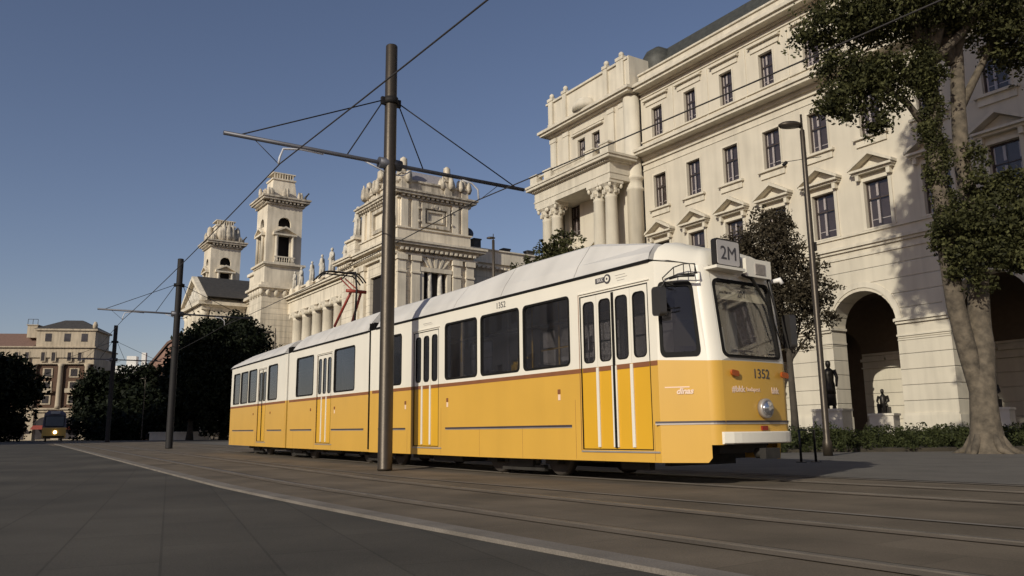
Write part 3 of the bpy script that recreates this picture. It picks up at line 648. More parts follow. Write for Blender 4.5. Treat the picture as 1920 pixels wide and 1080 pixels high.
# pantograph
xm = XF['mid']; pg = MB(xm)
for y in (.85, 1.55): pg.box(-22.0, -20.9, y - .03, y + .03, 3.66, 3.72)
for x in (-21.9, -21.0): pg.box(x - .04, x + .04, .8, 1.6, 3.60, 3.66)
pan = pg.build('pantograph', M['redp'], tram)
MB(xm).tube([(-22.2, .95, 3.8), (-21.2, 1.05, 4.72)], .04, 8).tube([(-22.2, 1.45, 3.8), (-21.2, 1.35, 4.72)], .04, 8).tube([(-21.2, .9, 4.72), (-21.2, 1.5, 4.72)], .05, 10).build('lower_arm', M['redp'], pan)
MB(xm).tube([(-21.15, 1.15, 3.8), (-21.10, 1.17, 4.75), (-21.3, 1.2, 5.30)], [.035, .03, .03], 8).build('strut', M['dpole'], pan)
MB(xm).tube([(-21.2, 1.1, 4.72), (-22.3, 1.12, 5.28)], .02, 6).tube([(-21.2, 1.3, 4.72), (-22.3, 1.28, 5.28)], .02, 6).build('upper_arm', M['redp'], pan)
bw = MB(xm)
for dx, dz in ((-.22, 0), (0, .03), (.22, 0)):
    pts = []
    for i in range(13):
        t = -1 + i / 6; pts.append((-22.2 + dx, CT - .12 + t * .74, 5.40 + dz - (.28 * max(0, abs(t) - .6) ** 1.6 * 4)))
    bw.tube(pts, .022, 6)
for y in (.7, 1.5): bw.tube([(-22.42, y, 5.39), (-21.98, y, 5.39)], .015, 5)
bw.tube([(-22.3, 1.2, 5.28), (-21.8, 1.2, 5.38), (-21.3, 1.2, 5.30)], .02, 6).build('collector_bow', M['dpole'], pan)

# ------------------------------------------------------------------ catenary poles and wires
def local_dir(s): a = (cc(s - .5) - cc(s + .5)); return math.atan2(a, 1.)
def cat_pole(s, t, label, r=.19, h=8.94, arm=6.27, ztop=7.67, near=-3.39, far=3.42, mt='pole', full=True):
    g0 = rise(s); x, y, _ = Wp(s, t); rz = TZ - local_dir(s)
    P = thing('overhead_line_pole', label, 'overhead line pole', (x, y, g0), rz, 'overhead line poles between the tracks')
    MB().lathe(0, 0, [(r * .78, 0), (r * .78, .04), (r * .76, .05), (r * .74, 5.1), (r * .70, 5.2), (r * .66, h - .02), (r * .6, h)], 24).build('mast', M[mt], P)
    MB().tube([(0, near, arm), (0, far, arm)], .042, 10).tube([(0, -r - .06, arm), (0, r + .06, arm)], r * .62, 14).build('cross_arm', M['galv'], P)
    cl = MB().tube([(0, 0, ztop - .07), (0, 0, ztop + .07)], r * .82, 20)
    for k in (-1, 1): cl.box(-.04, .04, k * r * .9 - .05, k * r * .9 + .05, ztop - .1, ztop + .06)
    cl.build('clamp', M['dpole'], P)
    st = MB()
    for y1 in (near + .32, -.95, .78, far - .25): st.tube([(0, (-.16 if y1 < 0 else .16), ztop), (0, y1, arm + .03)], .014, 5)
    st.build('stay_cable', M['dpole'], P)
    for y0, y1 in ((near + 1.15, near + 1.07 - .0), (far - .25, far - .18)):
        k = -1 if y0 < 0 else 1
        yw = -2.32 if k < 0 else 2.2
        a = (yw + .62 if k < 0 else yw - .62)
        if k < 0: pts = [(0, a + .25, arm - .05), (0, a - .2, arm - .04), (0, yw + .06, arm - .1), (0, yw, arm - .28), (0, yw - .02, arm - .42)]
        else: pts = [(0, yw - .55, arm - .02), (0, yw - .2, arm - .08), (0, yw - .04, arm - .2), (0, yw - .02, arm - .42)]
        MB().tube(pts, .022, 6).build('registration_arm', M['ins'], P)
        MB().tube([(0, yw + k * .52, arm), (0, yw + k * .02, arm - .42)], .008, 5).build('steady_wire', M['wire'], P)
    MB().tube([(0, -.6, arm - .02), (0, -.3, arm - .12), (0, 0, arm - .22 + .0), (0, .3, arm - .2), (0, .5, arm - .06)], .016, 6).build('feeder_cable', M['ins'], P)
    return P
cat_pole(-14.6, -.8, 'tall bronze overhead line pole standing close to the camera in front of the tram')
cat_pole(-39.9, .59, 'dark overhead line pole beside the tail of the tram', mt='dpole', r=.21)
cat_pole(-68.4, 2.23, 'smallest and farthest dark overhead line pole beyond the other two', mt='dpole', r=.22)
for off, lab in ((-2.32, 'thin contact wire over the near track, hung from the long side of the pole arms'), (2.2, 'thin contact wire over the far track above the tram, passing in front of the palace')):
    mb = MB(); pts = []
    for s, t in ((30, -.8), (8, -.8), (-14.6, -.8), (-39.9, .59), (-68.4, 2.23), (-97, 4.0)):
        a = local_dir(s); pts.append((s, t + off * cos(a), rise(s) + 5.85))
    fine = []
    for i in range(len(pts) - 1):
        for k in range(6):
            u = k / 6; q = [pts[i][j] * (1 - u) + pts[i + 1][j] * u for j in range(3)]; q[2] -= .10 * 4 * u * (1 - u); fine.append(Wp(*q))
    fine.append(Wp(*pts[-1])); tag(mb.tube(fine, .013, 5).build('overhead_wire', M['wire']), lab, 'overhead wire', 'contact wires')

# ------------------------------------------------------------------ street lamps
def street_lamp(x, y, h, label, arm=.55, r=.085, rz=0., flat=False):
    g0 = gz(x, y); L = thing('street_lamp', label, 'street lamp', (x, y, g0), rz, 'street lamps')
    MB().lathe(0, 0, [(r * 1.5, 0), (r * 1.5, .35), (r * 1.05, .45), (r, h * .75), (r * .85, h * .76), (r * .8, h - .5), (.035, h - .45), (.03, h)], 18).build('post', M['pole'], L)
    MB().tube([(0, 0, h - .42), (-arm * .35, 0, h - .34)], .03, 8).build('arm', M['pole'], L)
    hd = MB(); n = 20
    rows = []
    for (f, z) in ((.1, .10), (.7, .085), (1, .03), (1, -.01), (.9, -.05)):
        rows.append([(-arm * .62 + .34 * f * cos(2 * pi * k / n), .20 * f * sin(2 * pi * k / n), h - .33 + z) for k in range(n)])
    vs = [q for r_ in rows for q in r_]
    hd.add(vs, [(i * n + k, i * n + (k + 1) % n, (i + 1) * n + (k + 1) % n, (i + 1) * n + k) for i in range(4) for k in range(n)], True)
    hd.add(rows[0], [tuple(range(n))]); hd = hd.build('lamp_head', M['pole'], L)
    MB().lathe(0, 0, [(.25, 0), (.22, -.01)], 16).build('diffuser', M['alu'], hd)
    d = [c for c in kids(hd)][0]; d.location = (-arm * .62, 0, h - .375); d.scale = (1.15, .72, 1)
    return L
lm = street_lamp(8.53, 22.2, 9.8, 'tall bronze street lamp with oval head between the tram front and the big tree')
MB().tube([(-.9, 0, 8.3), (-.1, 0, 8.42), (.5, 0, 8.5)], .010, 5).tube([(-.62, 0, 8.25), (-.52, 0, 8.35)], .05, 8).build('camera_bracket', M['dpole'], lm)
MB().box(.08, .14, -.05, .05, 5.7, 5.95).build('switch_box', M['dpole'], lm)
street_lamp(-17.9, 60, 8.4, 'small dark street lamp beyond the tail of the tram', r=.07, arm=.9)
street_lamp(-1.4, 60, 15.6, 'dark lamp post rising behind the roof of the tram by the corner pavilion', r=.13, arm=.3)
street_lamp(-43.5, 95, 7.5, 'slim grey lamp post in front of the round trees', r=.06, arm=.4)

# ------------------------------------------------------------------ ministry palace (right)
MZ = -pi / 2 + R_(33); N33 = Vector((cos(R_(33)), sin(R_(33)), 0)); OM = N33 * 46
MIN = thing('palace', 'cream plastered palace with pedimented windows, ground floor arcade and columned balcony portico', 'building', tuple(OM), MZ)
AX = [-47.66 + 3.87 * k for k in range(20)]
X0, X1 = -49.6, 28.0
def winkit(parent, w, h, z, x, y, first={}):
    """frame + sash + pane of one window; later ones of the same size are copies"""
    key = (round(w, 2), round(h, 2), parent.name)
    if key in first:
        return copy_part(first[key], parent, (x, y, z))
    f = MB(); f.ring(rc(-w / 2, w / 2, 0, h), rc(-w / 2 + .09, w / 2 - .09, .09, h - .09), 0, .08)
    f.box(-.035, .035, .03, .07, .09, h - .09).box(-w / 2 + .09, w / 2 - .09, .0, .07, h * .62 - .03, h * .62 + .03)
    o = f.build('window', M['wframe'], parent); o.location = (x, y, z)
    s = MB()
    for a in (-w / 2 + .10, .06):
        wd = w / 2 - .16
        for z0, z1 in ((.14, h * .62 - .1), (h * .62 + .1, h - .14)):
            if a < 0: s.box(a, a + .09, .10, .12, z0, z1)
            s.box(a + wd - .15 - .04 * (a < 0), a + wd - .04, .10, .12, z0 + .1 * (z1 - z0), z1)
    s.box(-w / 2 + .14, w / 2 - .14, .10, .12, h * .18, h * .18 + .05)
    s.build('sash', M['curtain'], o)
    MB().box(-w / 2 + .08, w / 2 - .08, .03, .035, .08, h - .08).build('pane', M['glassB'], o)
    MB().box(-w / 2 + .02, w / 2 - .02, .15, .155, .02, h - .02).build('room_tone', M['room_tone'], o)  # grey-brown sheet standing in for the dark room behind the glass
    first[key] = o
    return o
FL = [(13.25, 16.35, 1.70), (19.3, 22.25, 1.48), (25.66, 28.3, 1.28)]
mb = MB()
zc = [12.1, 17.9, 23.9, 30.2]
for f_, (z0, z1, w) in enumerate(FL):
    e = [X0] + [(AX[i] + AX[i + 1]) / 2 for i in range(19)] + [X1]
    for i, a in enumerate(AX): mb.panel(rc(e[i], e[i + 1], zc[f_], zc[f_ + 1]), [rc(a - w / 2, a + w / 2, z0, z1)], 0, .42)
mb.build('upper_wall', M['plaster'], MIN)
for f_, (z0, z1, w) in enumerate(FL):
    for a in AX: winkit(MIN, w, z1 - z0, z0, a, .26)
mb = MB()
AR = [-30.0 + 7.74 * j for j in range(-2, 8)]
e = [X0] + [(AR[i] + AR[i + 1]) / 2 for i in range(9)] + [X1]
def arch(c, hw, z0, zs, n=18): return [(c + hw, z0), (c + hw, zs)] + [(c + hw * cos(pi * k / n), zs + hw * sin(pi * k / n)) for k in range(1, n)] + [(c - hw, zs), (c - hw, z0)]
for i, c in enumerate(AR):
    ap = arch(c, 2.25, 0, 7.1)
    mb.panel([(e[i], 0), (c - 2.25, 0)] + ap[::-1][1:-1] + [(c + 2.25, 0), (e[i + 1], 0), (e[i + 1], 12.1), (e[i], 12.1)], [], -.18, 1.3)
mb.build('arcade_wall', M['rust'], MIN)
for i, c in enumerate(AR):                                  # gallery behind the arches
    gu = MB()
    ap = arch(c, 1.9, 0, 5.2)
    MB().panel([(e[i], 0), (c - 1.9, 0), (c - 1.9, 6.2), (e[i], 6.2)], [], 8.3, 8.8).build('gallery_wall', M['rust'], MIN); MB().panel([(c + 1.9, 0), (e[i + 1], 0), (e[i + 1], 6.2), (c + 1.9, 6.2)], [], 8.3, 8.8).build('gallery_wall', M['rust'], MIN)
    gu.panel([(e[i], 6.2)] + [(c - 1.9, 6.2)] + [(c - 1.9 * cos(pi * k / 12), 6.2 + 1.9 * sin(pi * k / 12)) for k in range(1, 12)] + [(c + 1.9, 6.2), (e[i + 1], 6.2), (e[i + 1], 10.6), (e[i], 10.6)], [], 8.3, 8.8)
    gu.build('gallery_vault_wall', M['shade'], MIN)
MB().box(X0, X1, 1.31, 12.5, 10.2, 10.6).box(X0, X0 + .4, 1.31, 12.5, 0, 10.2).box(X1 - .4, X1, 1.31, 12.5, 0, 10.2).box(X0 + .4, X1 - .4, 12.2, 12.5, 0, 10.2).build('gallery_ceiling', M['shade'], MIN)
im = MB(); pl = MB(); gi = MB()
def impost(mbx, a, b, yf, side=0):
    mbx.box(a - .0, b + .0, yf - .14, yf, 6.95, 7.12).box(a + .0, b - .0, yf - .26, yf, 7.12, 7.28).box(a, b, yf - .07, yf, 6.2, 6.3).box(a, b, yf - .05, yf, 5.95, 6.02)
ed = [X0] + sum([[c - 2.25, c + 2.25] for c in AR], []) + [X1]
for i in range(0, len(ed), 2):
    a, b = ed[i], ed[i + 1]
    im = MB(); pl = MB()
    impost(im, a, b, -.18); pl.box(a - (.0), b, -.30, -.18, 0, 1.5).box(a, b, -.26, -.18, 1.5, 1.62)
    for x, k in ((a, -1), (b, 1)):                          # the impost turns into the opening
        if a > X0 + .1 or k > 0:
            if X0 + .1 < x < X1 - .1: im.box(min(x, x + k * .12), max(x, x + k * .12), -.32, 1.28, 7.1, 7.26).box(min(x, x + k * .05), max(x, x + k * .05), -.23, 1.28, 6.2, 6.32).box(min(x, x + k * .08), max(x, x + k * .08), -.28, 1.28, .0, 1.5)
    im.build('impost_band', M['trim'], MIN); pl.build('plinth', M['trim'], MIN)
for c in AR:
    for k in (-1, 1):
        gi = MB(); x = c + k * 1.9; gi.box(min(x, x + k * 1.9), max(x, x + k * 1.9), 8.05, 8.3, 5.6, 5.8).box(min(x, x + k * 2), max(x, x + k * 2), 8.12, 8.3, 5.1, 5.2).box(min(x, x + k * 2), max(x, x + k * 2), 8.1, 8.3, 0, 1.2)
        gi.build('impost_band', M['trim'], MIN)
for c in AR:
    o_ = arch(c, 2.62, 7.28, 7.3)[1:-1]; i_ = arch(c, 2.26, 7.28, 7.3)[1:-1]
    MB().panel(o_ + i_[::-1], [], -.24, -.18).build('arch_moulding', M['trim'], MIN)
def band(name, segs, mt='trim', x0=X0, x1=X1, parent=MIN):
    b = MB()
    for z0, z1, pr in segs: b.box(x0, x1, -pr, 0.05 if pr > 0 else .1, z0, z1)
    return b.build(name, M[mt], parent)
band('string_course', [(11.55, 11.72, .26), (12.02, 12.2, .32), (12.2, 12.38, .46), (12.38, 12.46, .30), (13.02, 13.16, .12)])
band('main_cornice', [(22.95, 23.05, .06), (23.5, 23.66, .14), (23.9, 24.22, .2), (24.22, 24.45, 1.05), (24.45, 24.7, 1.2), (24.7, 24.9, .7), (25.5, 25.62, .12)])
band('top_cornice', [(29.55, 29.7, .1), (29.95, 30.1, .25), (30.1, 30.34, 1.0), (30.34, 30.6, 1.2), (30.6, 31.7, .15), (31.7, 31.85, .3)])
pedm = None; proto = {}
def ped(x):
    o = thing('x', None, None); bpy.data.objects.remove(o)
    b = MB(); w = 1.45
    b.box(-w, w, -.62, 0, 0, .14).box(-w + .08, w - .08, -.40, 0, -.14, 0)
    h = .92
    for sg in (-1, 1):
        b.prism([(sg * (w + .08), .12), (sg * (w + .08), .30), (0, h + .30), (0, h + .06)], -.66, 0)
    b.prism([(-w + .1, .12), (w - .1, .12), (0, h)], -.05, 0)
    for sg in (-1, 1):
        b.box(sg * (w - .38) - .12, sg * (w - .38) + .12, -.36, 0, -.52, -.14)
    return b.build('pediment', M['trim'], MIN)
P0 = None
for i, a in enumerate(AX):
    if P0 is None: P0 = ped(a); P0.location = (a, 0, 16.95)
    else: copy_part(P0, MIN, (a, 0, 16.95))
ar = MB()                                                    # window surrounds, sills and hoods
def surround(b, a, z0, z1, w, t=.16, pr=.05): b.ring(rc(a - w / 2 - t, a + w / 2 + t, z0 - .0, z1 + t), rc(a - w / 2 - .001, a + w / 2 + .001, z0 + .001, z1 + .001), -pr, 0)
S1 = MB(); z0, z1, w = FL[0]; surround(S1, 0, 0, z1 - z0, w, .22, .07); S1.box(-1.15, 1.15, -.14, 0, -.1, 0); s1 = S1.build('window_surround', M['trim'], MIN)
S2 = MB(); z0, z1, w = FL[1]; surround(S2, 0, 0, z1 - z0, w, .14, .03); S2.box(-1.2, 1.2, -.30, 0, -.16, 0).box(-1.05, 1.05, -.12, 0, -.62, -.16); s2 = S2.build('window_surround', M['trim'], MIN)
S3 = MB(); z0, z1, w = FL[2]; surround(S3, 0, 0, z1 - z0, w, .14, .03); S3.box(-1.45, 1.45, -.34, 0, .78 + z1 - z0, .92 + z1 - z0).box(-1.5, 1.5, -.12, 0, 1.02 + z1 - z0, 1.08 + z1 - z0).box(-1.3, 1.3, -.10, 0, .35 + z1 - z0, .75 + z1 - z0)
S3.box(1.85, 2.03, -.05, 0, -.5, 3.7); s3 = S3.build('window_surround', M['trim'], MIN)
for i, a in enumerate(AX):
    for o, (z0, z1, w) in ((s1, FL[0]), (s2, FL[1]), (s3, FL[2])):
        if i == 0: o.location = (a, 0, z0)
        else: copy_part(o, MIN, (a, 0, z0))
MB().hexa([(X0, .6, 31.0), (X1, .6, 31.0), (X1, 16, 31.0), (X0, 16, 31.0)], [(X0, 3.2, 35.2), (X1, 3.2, 35.2), (X1, 12, 35.6), (X0, 12, 35.6)]).build('roof', M['copper'], MIN)
MB().box(X0, X1, .5, .9, 30.2, 31.6).box(X0, X1, 12.6, 16, 0, 31).box(X0, X1, .5, 12.6, 12.1, 12.4).build('core_wall', M['plaster'], MIN)
# corner pavilion with the portico
PX0, PX1, PY = -62.1, -50.3, -.8
pv = MB()
for z0, z1 in ((0, 12.1),): pv.panel(rc(PX0, PX1, 0, 12.1), [arch(-56.2, 2.2, 0.01, 7.1)], PY - .2, 1)
pv.build('pavilion_base', M['rust'], MIN)
pv = MB(); PW = [(-57.2, 26.0, 28.1, 1.15), (-55.0, 26.0, 28.1, 1.15)]
pv.panel(rc(PX0, -56.1, 24.3, 30.2), [rc(-57.2 - .58, -57.2 + .58, 26.0, 28.3)], PY, PY + .45)
pv.panel(rc(-56.1, PX1, 24.3, 30.2), [rc(-55.0 - .58, -55.0 + .58, 26.0, 28.3)], PY, PY + .45)
pv.panel(rc(PX0, -56.1, 17.9, 24.3), [rc(-59.3, -57.7, 19.0, 22.0)], PY, PY + .45)
pv.panel(rc(-56.1, PX1, 17.9, 24.3), [rc(-55.2, -53.6, 19.0, 22.0)], PY, PY + .45)
pv.panel(rc(PX0, -56.1, 12.1, 17.9), [rc(-59.3, -57.7, 13.25, 16.35)], PY, PY + .45)
pv.panel(rc(-56.1, PX1, 12.1, 17.9), [rc(-55.2, -53.6, 13.25, 16.35)], PY, PY + .45)
pv.box(PX1 - .4, PX1, PY + .46, 1.2, 0, 30.2).box(PX0, PX0 + .4, PY + .46, 14, 0, 30.2)
pv.build('pavilion_wall', M['plaster'], MIN)
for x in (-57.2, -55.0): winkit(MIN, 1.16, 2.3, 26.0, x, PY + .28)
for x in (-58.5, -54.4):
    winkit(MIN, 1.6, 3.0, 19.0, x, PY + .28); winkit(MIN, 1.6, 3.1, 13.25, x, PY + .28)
    copy_part(P0, MIN, (x, PY, 16.95))
b = MB()
for z0, z1, pr in [(24.7, 24.9, .15), (29.9, 30.1, .25), (30.1, 30.34, .8), (30.34, 30.6, 1.0), (30.6, 33.4, .15), (33.4, 33.6, .32)]: b.box(PX0 - pr, PX1 + pr, PY - pr, 12 if z1 < 31 else 2, z0, z1)
b.build('pavilion_cornice', M['trim'], MIN)
b = MB()
for x, w in ((-61.6, .7), (-59.3, .55), (-53.0, .55), (-50.9, .9)):
    b.box(x - w / 2, x + w / 2, PY - .38, PY, 30.6, 33.75).box(x - w / 2 - .06, x + w / 2 + .06, PY - .42, PY, 31.0, 31.2).box(x - w / 2 - .08, x + w / 2 + .08, PY - .44, PY, 33.6, 33.9)
    b.lathe(x, PY - .1, [(.12, 33.9), (.26, 34.1), (.24, 34.3), (.1, 34.45)], 10)
b.box(PX1 - .3, PX1 + .45, PY - .2, 4, 30.6, 33.7)
b.lathe(-56.1, PY - .2, [(1.3, 30.7), (1.25, 31.2), (.9, 31.7), (.3, 31.95)], 14)
b.build('attic_pilaster', M['trim'], MIN)
b = MB()
for x, w in ((-61.5, .9), (-59.4, .8), (-52.6, .8), (-50.9, 1.0)):
    b.box(x - w / 2, x + w / 2, PY - .18, PY, 24.9, 29.2).box(x - w / 2 - .08, x + w / 2 + .08, PY - .24, PY, 29.2, 29.6)
    b.box(x - w / 2, x + w / 2, PY - .22, PY, 12.4, 24.2)
b.box(-58.4, -53.8, PY - .3, PY, 28.75, 28.9).box(-58.5, -53.7, PY - .1, PY, 29.1, 29.2)
b.build('pilaster', M['trim'], MIN)
b = MB()                                                     # rounded corner shaft between pavilion and wing
b.lathe(-50.35, -.45, [(.74, 0), (.74, 21.2), (.84, 21.3), (.84, 21.5), (.74, 21.6), (.74, 22.2), (.88, 22.3), (.88, 22.5), (.74, 22.6), (.74, 29.9)], 20).build('corner_shaft', M['trim'], MIN)
MB().hexa([(PX0, PY + .5, 31), (PX1, PY + .5, 31), (PX1, 12, 31), (PX0, 12, 31)], [(PX0 + 3, 3, 34.6), (PX1 - 2, 3, 34.6), (PX1 - 2, 9, 35), (PX0 + 3, 9, 35)]).build('roof', M['copper'], MIN)
MB().lathe(-50.2, 3, [(1.7, 31), (1.7, 33.6), (1.75, 34.0), (1.2, 35.0), (.3, 35.6)], 14).build('roof_turret', M['copper'], MIN)
# portico
y0 = -3.4
b = MB()
b.box(-61.4, -50.1, y0, PY, 22.0, 22.5).box(-61.45, -50.05, y0 - .06, PY, 22.5, 22.62).box(-61.4, -50.1, y0, PY, 22.62, 23.5).box(-61.6, -49.9, y0 - .2, PY, 23.5, 23.7)
b.box(-62.0, -49.5, y0 - .6, PY, 23.7, 23.95).box(-62.1, -49.4, y0 - .7, PY, 23.95, 24.15)
b.build('entablature', M['trim'], MIN)
b = MB()
for i in range(42): b.box(-61.3 + i * .265, -61.3 + i * .265 + .13, y0 - .32, y0, 23.52, 23.69)
b.build('dentils', M['trim'], MIN)
b = MB()
for x in (-61.2, -58.9, -52.6, -50.5): b.box(x - .55, x + .55, y0 - .25, y0 + .45, 24.15, 25.1).box(x - .65, x + .65, y0 - .33, y0 + .5, 25.1, 25.25)
b.box(-61, -50.5, y0 - .05, y0 + .2, 24.95, 25.08).box(-61, -50.5, y0 - .05, y0 + .2, 24.15, 24.28)
for i in range(30):
    x = -58.2 + i * .18
    b.lathe(x, y0 + .08, [(.05, 24.28), (.085, 24.45), (.045, 24.7), (.07, 24.95)], 6)
b.build('balustrade', M['trim'], MIN)
cp = None
for x in (-60.3, -58.85, -52.55, -50.95):
    if cp is None:
        b = MB(); b.lathe(0, 0, [(.72, 12.6), (.72, 12.8), (.60, 12.95), (.58, 13.1), (.57, 16), (.50, 20.5), (.55, 20.62), (.50, 20.7)], 20)
        b.box(-.75, .75, -.75, .75, 12.2, 12.6).lathe(0, 0, [(.50, 20.7), (.52, 20.95), (.68, 21.15), (.58, 21.2), (.66, 21.5), (.85, 21.72)], 12, False)
        b.box(-.78, .78, -.78, .78, 21.72, 22.0)
        for k in range(8): 
            a = k * pi / 4; b.box(.62 * cos(a) - .09, .62 * cos(a) + .09, .62 * sin(a) - .09, .62 * sin(a) + .09, 20.9, 21.3)
        for sx in (-1, 1):
            for sy in (-1, 1): b.lathe(sx * .62, sy * .62, [(.06, 21.3), (.16, 21.45), (.14, 21.7)], 7)
        cp = b.build('column', M['trim'], MIN); cp.location = (x, y0 + .75, 0)
    else: copy_part(cp, MIN, (x, y0 + .75, 0))
for x in (-60.5, -51.0): MB().box(x - .5, x + .5, PY - .35, PY - .19, 12.6, 22.0).build('pilaster', M['trim'], MIN)
MB().box(-61.8, -49.7, y0 - .2, PY, 11.6, 12.2).box(-61.4, -50.1, y0, PY - .2, 7.0, 7.4).build('balcony', M['trim'], MIN)
b = MB()
for x in (-60.3, -58.85, -52.55, -50.95): b.box(x - .7, x + .7, y0 + .1, y0 + 1.4, 0, 11.6)
b.build('portico_pier', M['rust'], MIN)

# ------------------------------------------------------------------ museum palace (centre, farther)
UZ = -pi / 2 + R_(34.5); N345 = Vector((cos(R_(34.5)), sin(R_(34.5)), 0)); OU = N345 * 46
MUS = thing('museum_palace', 'grey limestone palace with a colonnade, roof statues and two square towers behind the tram', 'building', tuple(OU) , UZ)
MUS.location.z = .0
XC = -93.9
def cornice(b, x0, x1, y0_, y1_, z, segs):
    for a, c, pr in segs: b.box(x0 - pr, x1 + pr, y0_ - pr, y1_ + pr, z + a, z + c)
def dentil(b, x0, x1, y, z, front=True, step=.75, pr=.5, h=.35):
    n_ = int((x1 - x0) / step)
    for i in range(n_):
        u = x0 + (i + .25) * step
        if front: b.box(u, u + step * .5, y - pr, y + .05, z, z + h)
        else: b.box(y - .05, y + pr, u, u + step * .5, z, z + h)
# corner pavilion
W0 = -106.7
b = MB()
b.box(W0, XC - .5, .5, 11.9, 0, 25.5)
b.box(W0 + .6, XC - .9, .9, 11.4, 26.6, 33.2)
b.build('pavilion_core', M['limed'], MUS)
b = MB()
b.panel(rc(0, 12, 0, 25.6), [rc(4.0, 7.6, 14.5, 22.3)], 0, .5, lambda x, y, z: (XC - y, x, z))
b.panel(rc(W0, XC - .5, 0, 25.6), [rc(-102, -98.5, 14.5, 22.3)], 0, .49)
b.build('pavilion_wall', M['limer'], MUS)
b = MB()
for x in (.65, 2.75, 9.1, 11.2):
    b.box(XC, XC + .4, x - .62, x + .62, 12.0, 24.3).box(XC, XC + .6, x - .78, x + .78, 23.6, 24.3).box(XC, XC + .55, x - .7, x + .7, 21.9, 22.15).box(XC, XC + .45, x - .66, x + .66, 16.8, 17.0)
for x in (-105.9, -103.9, -96.9, -94.7): b.box(x - .6, x + .6, -.4, 0, 12, 24.3).box(x - .78, x + .78, -.6, 0, 23.6, 24.3)
b.box(XC, XC + .35, 3.3, 8.3, 22.3, 22.9).box(XC, XC + .25, 3.4, 4.0, 14.5, 22.3).box(XC, XC + .25, 7.6, 8.2, 14.5, 22.3)
b.build('pilaster', M['lime'], MUS)
b = MB()                                                     # fan of voussoirs over the window
for k in range(-4, 5):
    a0, a1 = (k - .42) * .19, (k + .42) * .19
    b.prism([(5.8 + 3.6 * sin(a0) * .45, 22.9), (5.8 + 3.6 * sin(a1) * .45, 22.9), (5.8 + 4.6 * sin(a1) * .78, 24.7), (5.8 + 4.6 * sin(a0) * .78, 24.7)], XC, XC + (.38 if k % 2 == 0 else .25), 'x')
b.build('voussoirs', M['lime'], MUS)
wn = MB().box(XC - .5, XC - .45, 4.0, 7.6, 14.5, 22.3).build('window', M['dark'], MUS)
MB().tube([(XC - .2, 5.1, 14.5), (XC - .2, 5.1, 17), (XC - .2, 5.1, 19.5), (XC - .2, 5.1, 21.3), (XC - .2, 5.1, 22.3)], [.35, .2, .38, .3, .3], 10).tube([(XC - .2, 6.7, 14.5), (XC - .2, 6.7, 17), (XC - .2, 6.7, 19.5), (XC - .2, 6.7, 21.3), (XC - .2, 6.7, 22.3)], [.35, .2, .38, .3, .3], 10).build('caryatid', M['statw'], wn)
MB().box(-102, -98.5, .45, .5, 14.5, 22.3).build('window', M['dark'], MUS)
b = MB(); cornice(b, W0, XC, 0, 12, 24.3, [(0, .25, .45), (.9, 1.3, .6), (1.3, 1.6, 1.3), (1.6, 1.9, 1.5)])
dentil(b, W0, XC, 0, 24.85, True, pr=1.0); dentil(b, 0, 12, XC, 24.85, False, pr=1.0)
cornice(b, W0 + .3, XC - .3, .3, 11.7, 26.2, [(0, 1.9, 0), (1.9, 2.1, .2)])
b.build('lower_cornice', M['lime'], MUS)
b = MB()
U0_, U1_ = XC - .6, 0
b.box(W0 + .5, XC - .6, .6, 11.5, 28.3, 32.3)
for x in (1.3, 2.9, 9.2, 10.8): b.box(XC - .6, XC - .25, x - .5, x + .5, 28.3, 32.3)
for x in (-105.4, -103.6, -97, -95.2): b.box(x - .5, x + .5, .25, .6, 28.3, 32.3)
b.build('upper_storey', M['lime'], MUS)
b = MB()
b.ring(rc(3.9, 8.3, 28.6, 32.0), rc(4.4, 7.8, 29.1, 31.3), XC - .6, XC - .2, lambda x, y, z: (y, x, z))
b.ring(rc(4.7, 7.5, 29.35, 31.1), rc(4.95, 7.25, 29.6, 30.85), XC - .6, XC - .35, lambda x, y, z: (y, x, z))
for x, z, r in ((6.1, 31.7, .5), (5.5, 31.5, .3), (6.7, 31.5, .3), (3.5, 31.2, .3), (8.7, 31.2, .3), (3.5, 29.4, .3), (8.7, 29.4, .3), (6.1, 28.8, .35)):
    b.tube([(XC - .6, x, z), (XC - .1, x, z)], [r, r * .5], 9)
b.build('relief_panel', M['limed'], MUS); b = MB().ring(rc(-102.4, -98.2, 28.6, 32.0), rc(-101.9, -98.7, 29.1, 31.5), .2, .6)
b.build('relief_panel', M['limed'], MUS)
b = MB(); cornice(b, W0 + .5, XC - .6, .6, 11.5, 32.3, [(0, .3, .3), (.55, .9, .9), (.9, 1.15, 1.1)]); dentil(b, .6, 11.5, XC - .6, 32.55, False, pr=.7, h=.3); dentil(b, W0 + .5, XC - .6, .6, 32.55, True, pr=.7, h=.3)
b.build('upper_cornice', M['limed'], MUS)
b = MB()
cornice(b, W0 + .7, XC - .8, .8, 11.3, 33.4, [(0, 1.5, 0), (1.5, 1.75, .2)])
for x, y, h in ((XC - 1, 1.4, 1.0), (XC - 1, 8.2, .8), (W0 + 1.2, 1.2, .2), (-101.5, 1.1, .9), (XC - 1, 10.9, -.6)):
    b.box(x - .55, x + .55, y - .55, y + .55, 33.4, 35.4 + h * .6); b.box(x - .7, x + .7, y - .7, y + .7, 35.2 + h * .6, 35.5 + h * .6)
    b.lathe(x, y, [(.45, 35.4 + h * .6), (.55, 36.2 + h), (.5, 37.0 + h), (.15, 37.3 + h)], 8)
    for q in range(7):
        a_ = random.random() * 6.3; b.lathe(x + .8 * cos(a_), y + .9 * sin(a_), [(.25, 34.6), (.42, 35.1), (.3, 35.5 + random.random()), (.08, 35.9 + random.random())], 6)
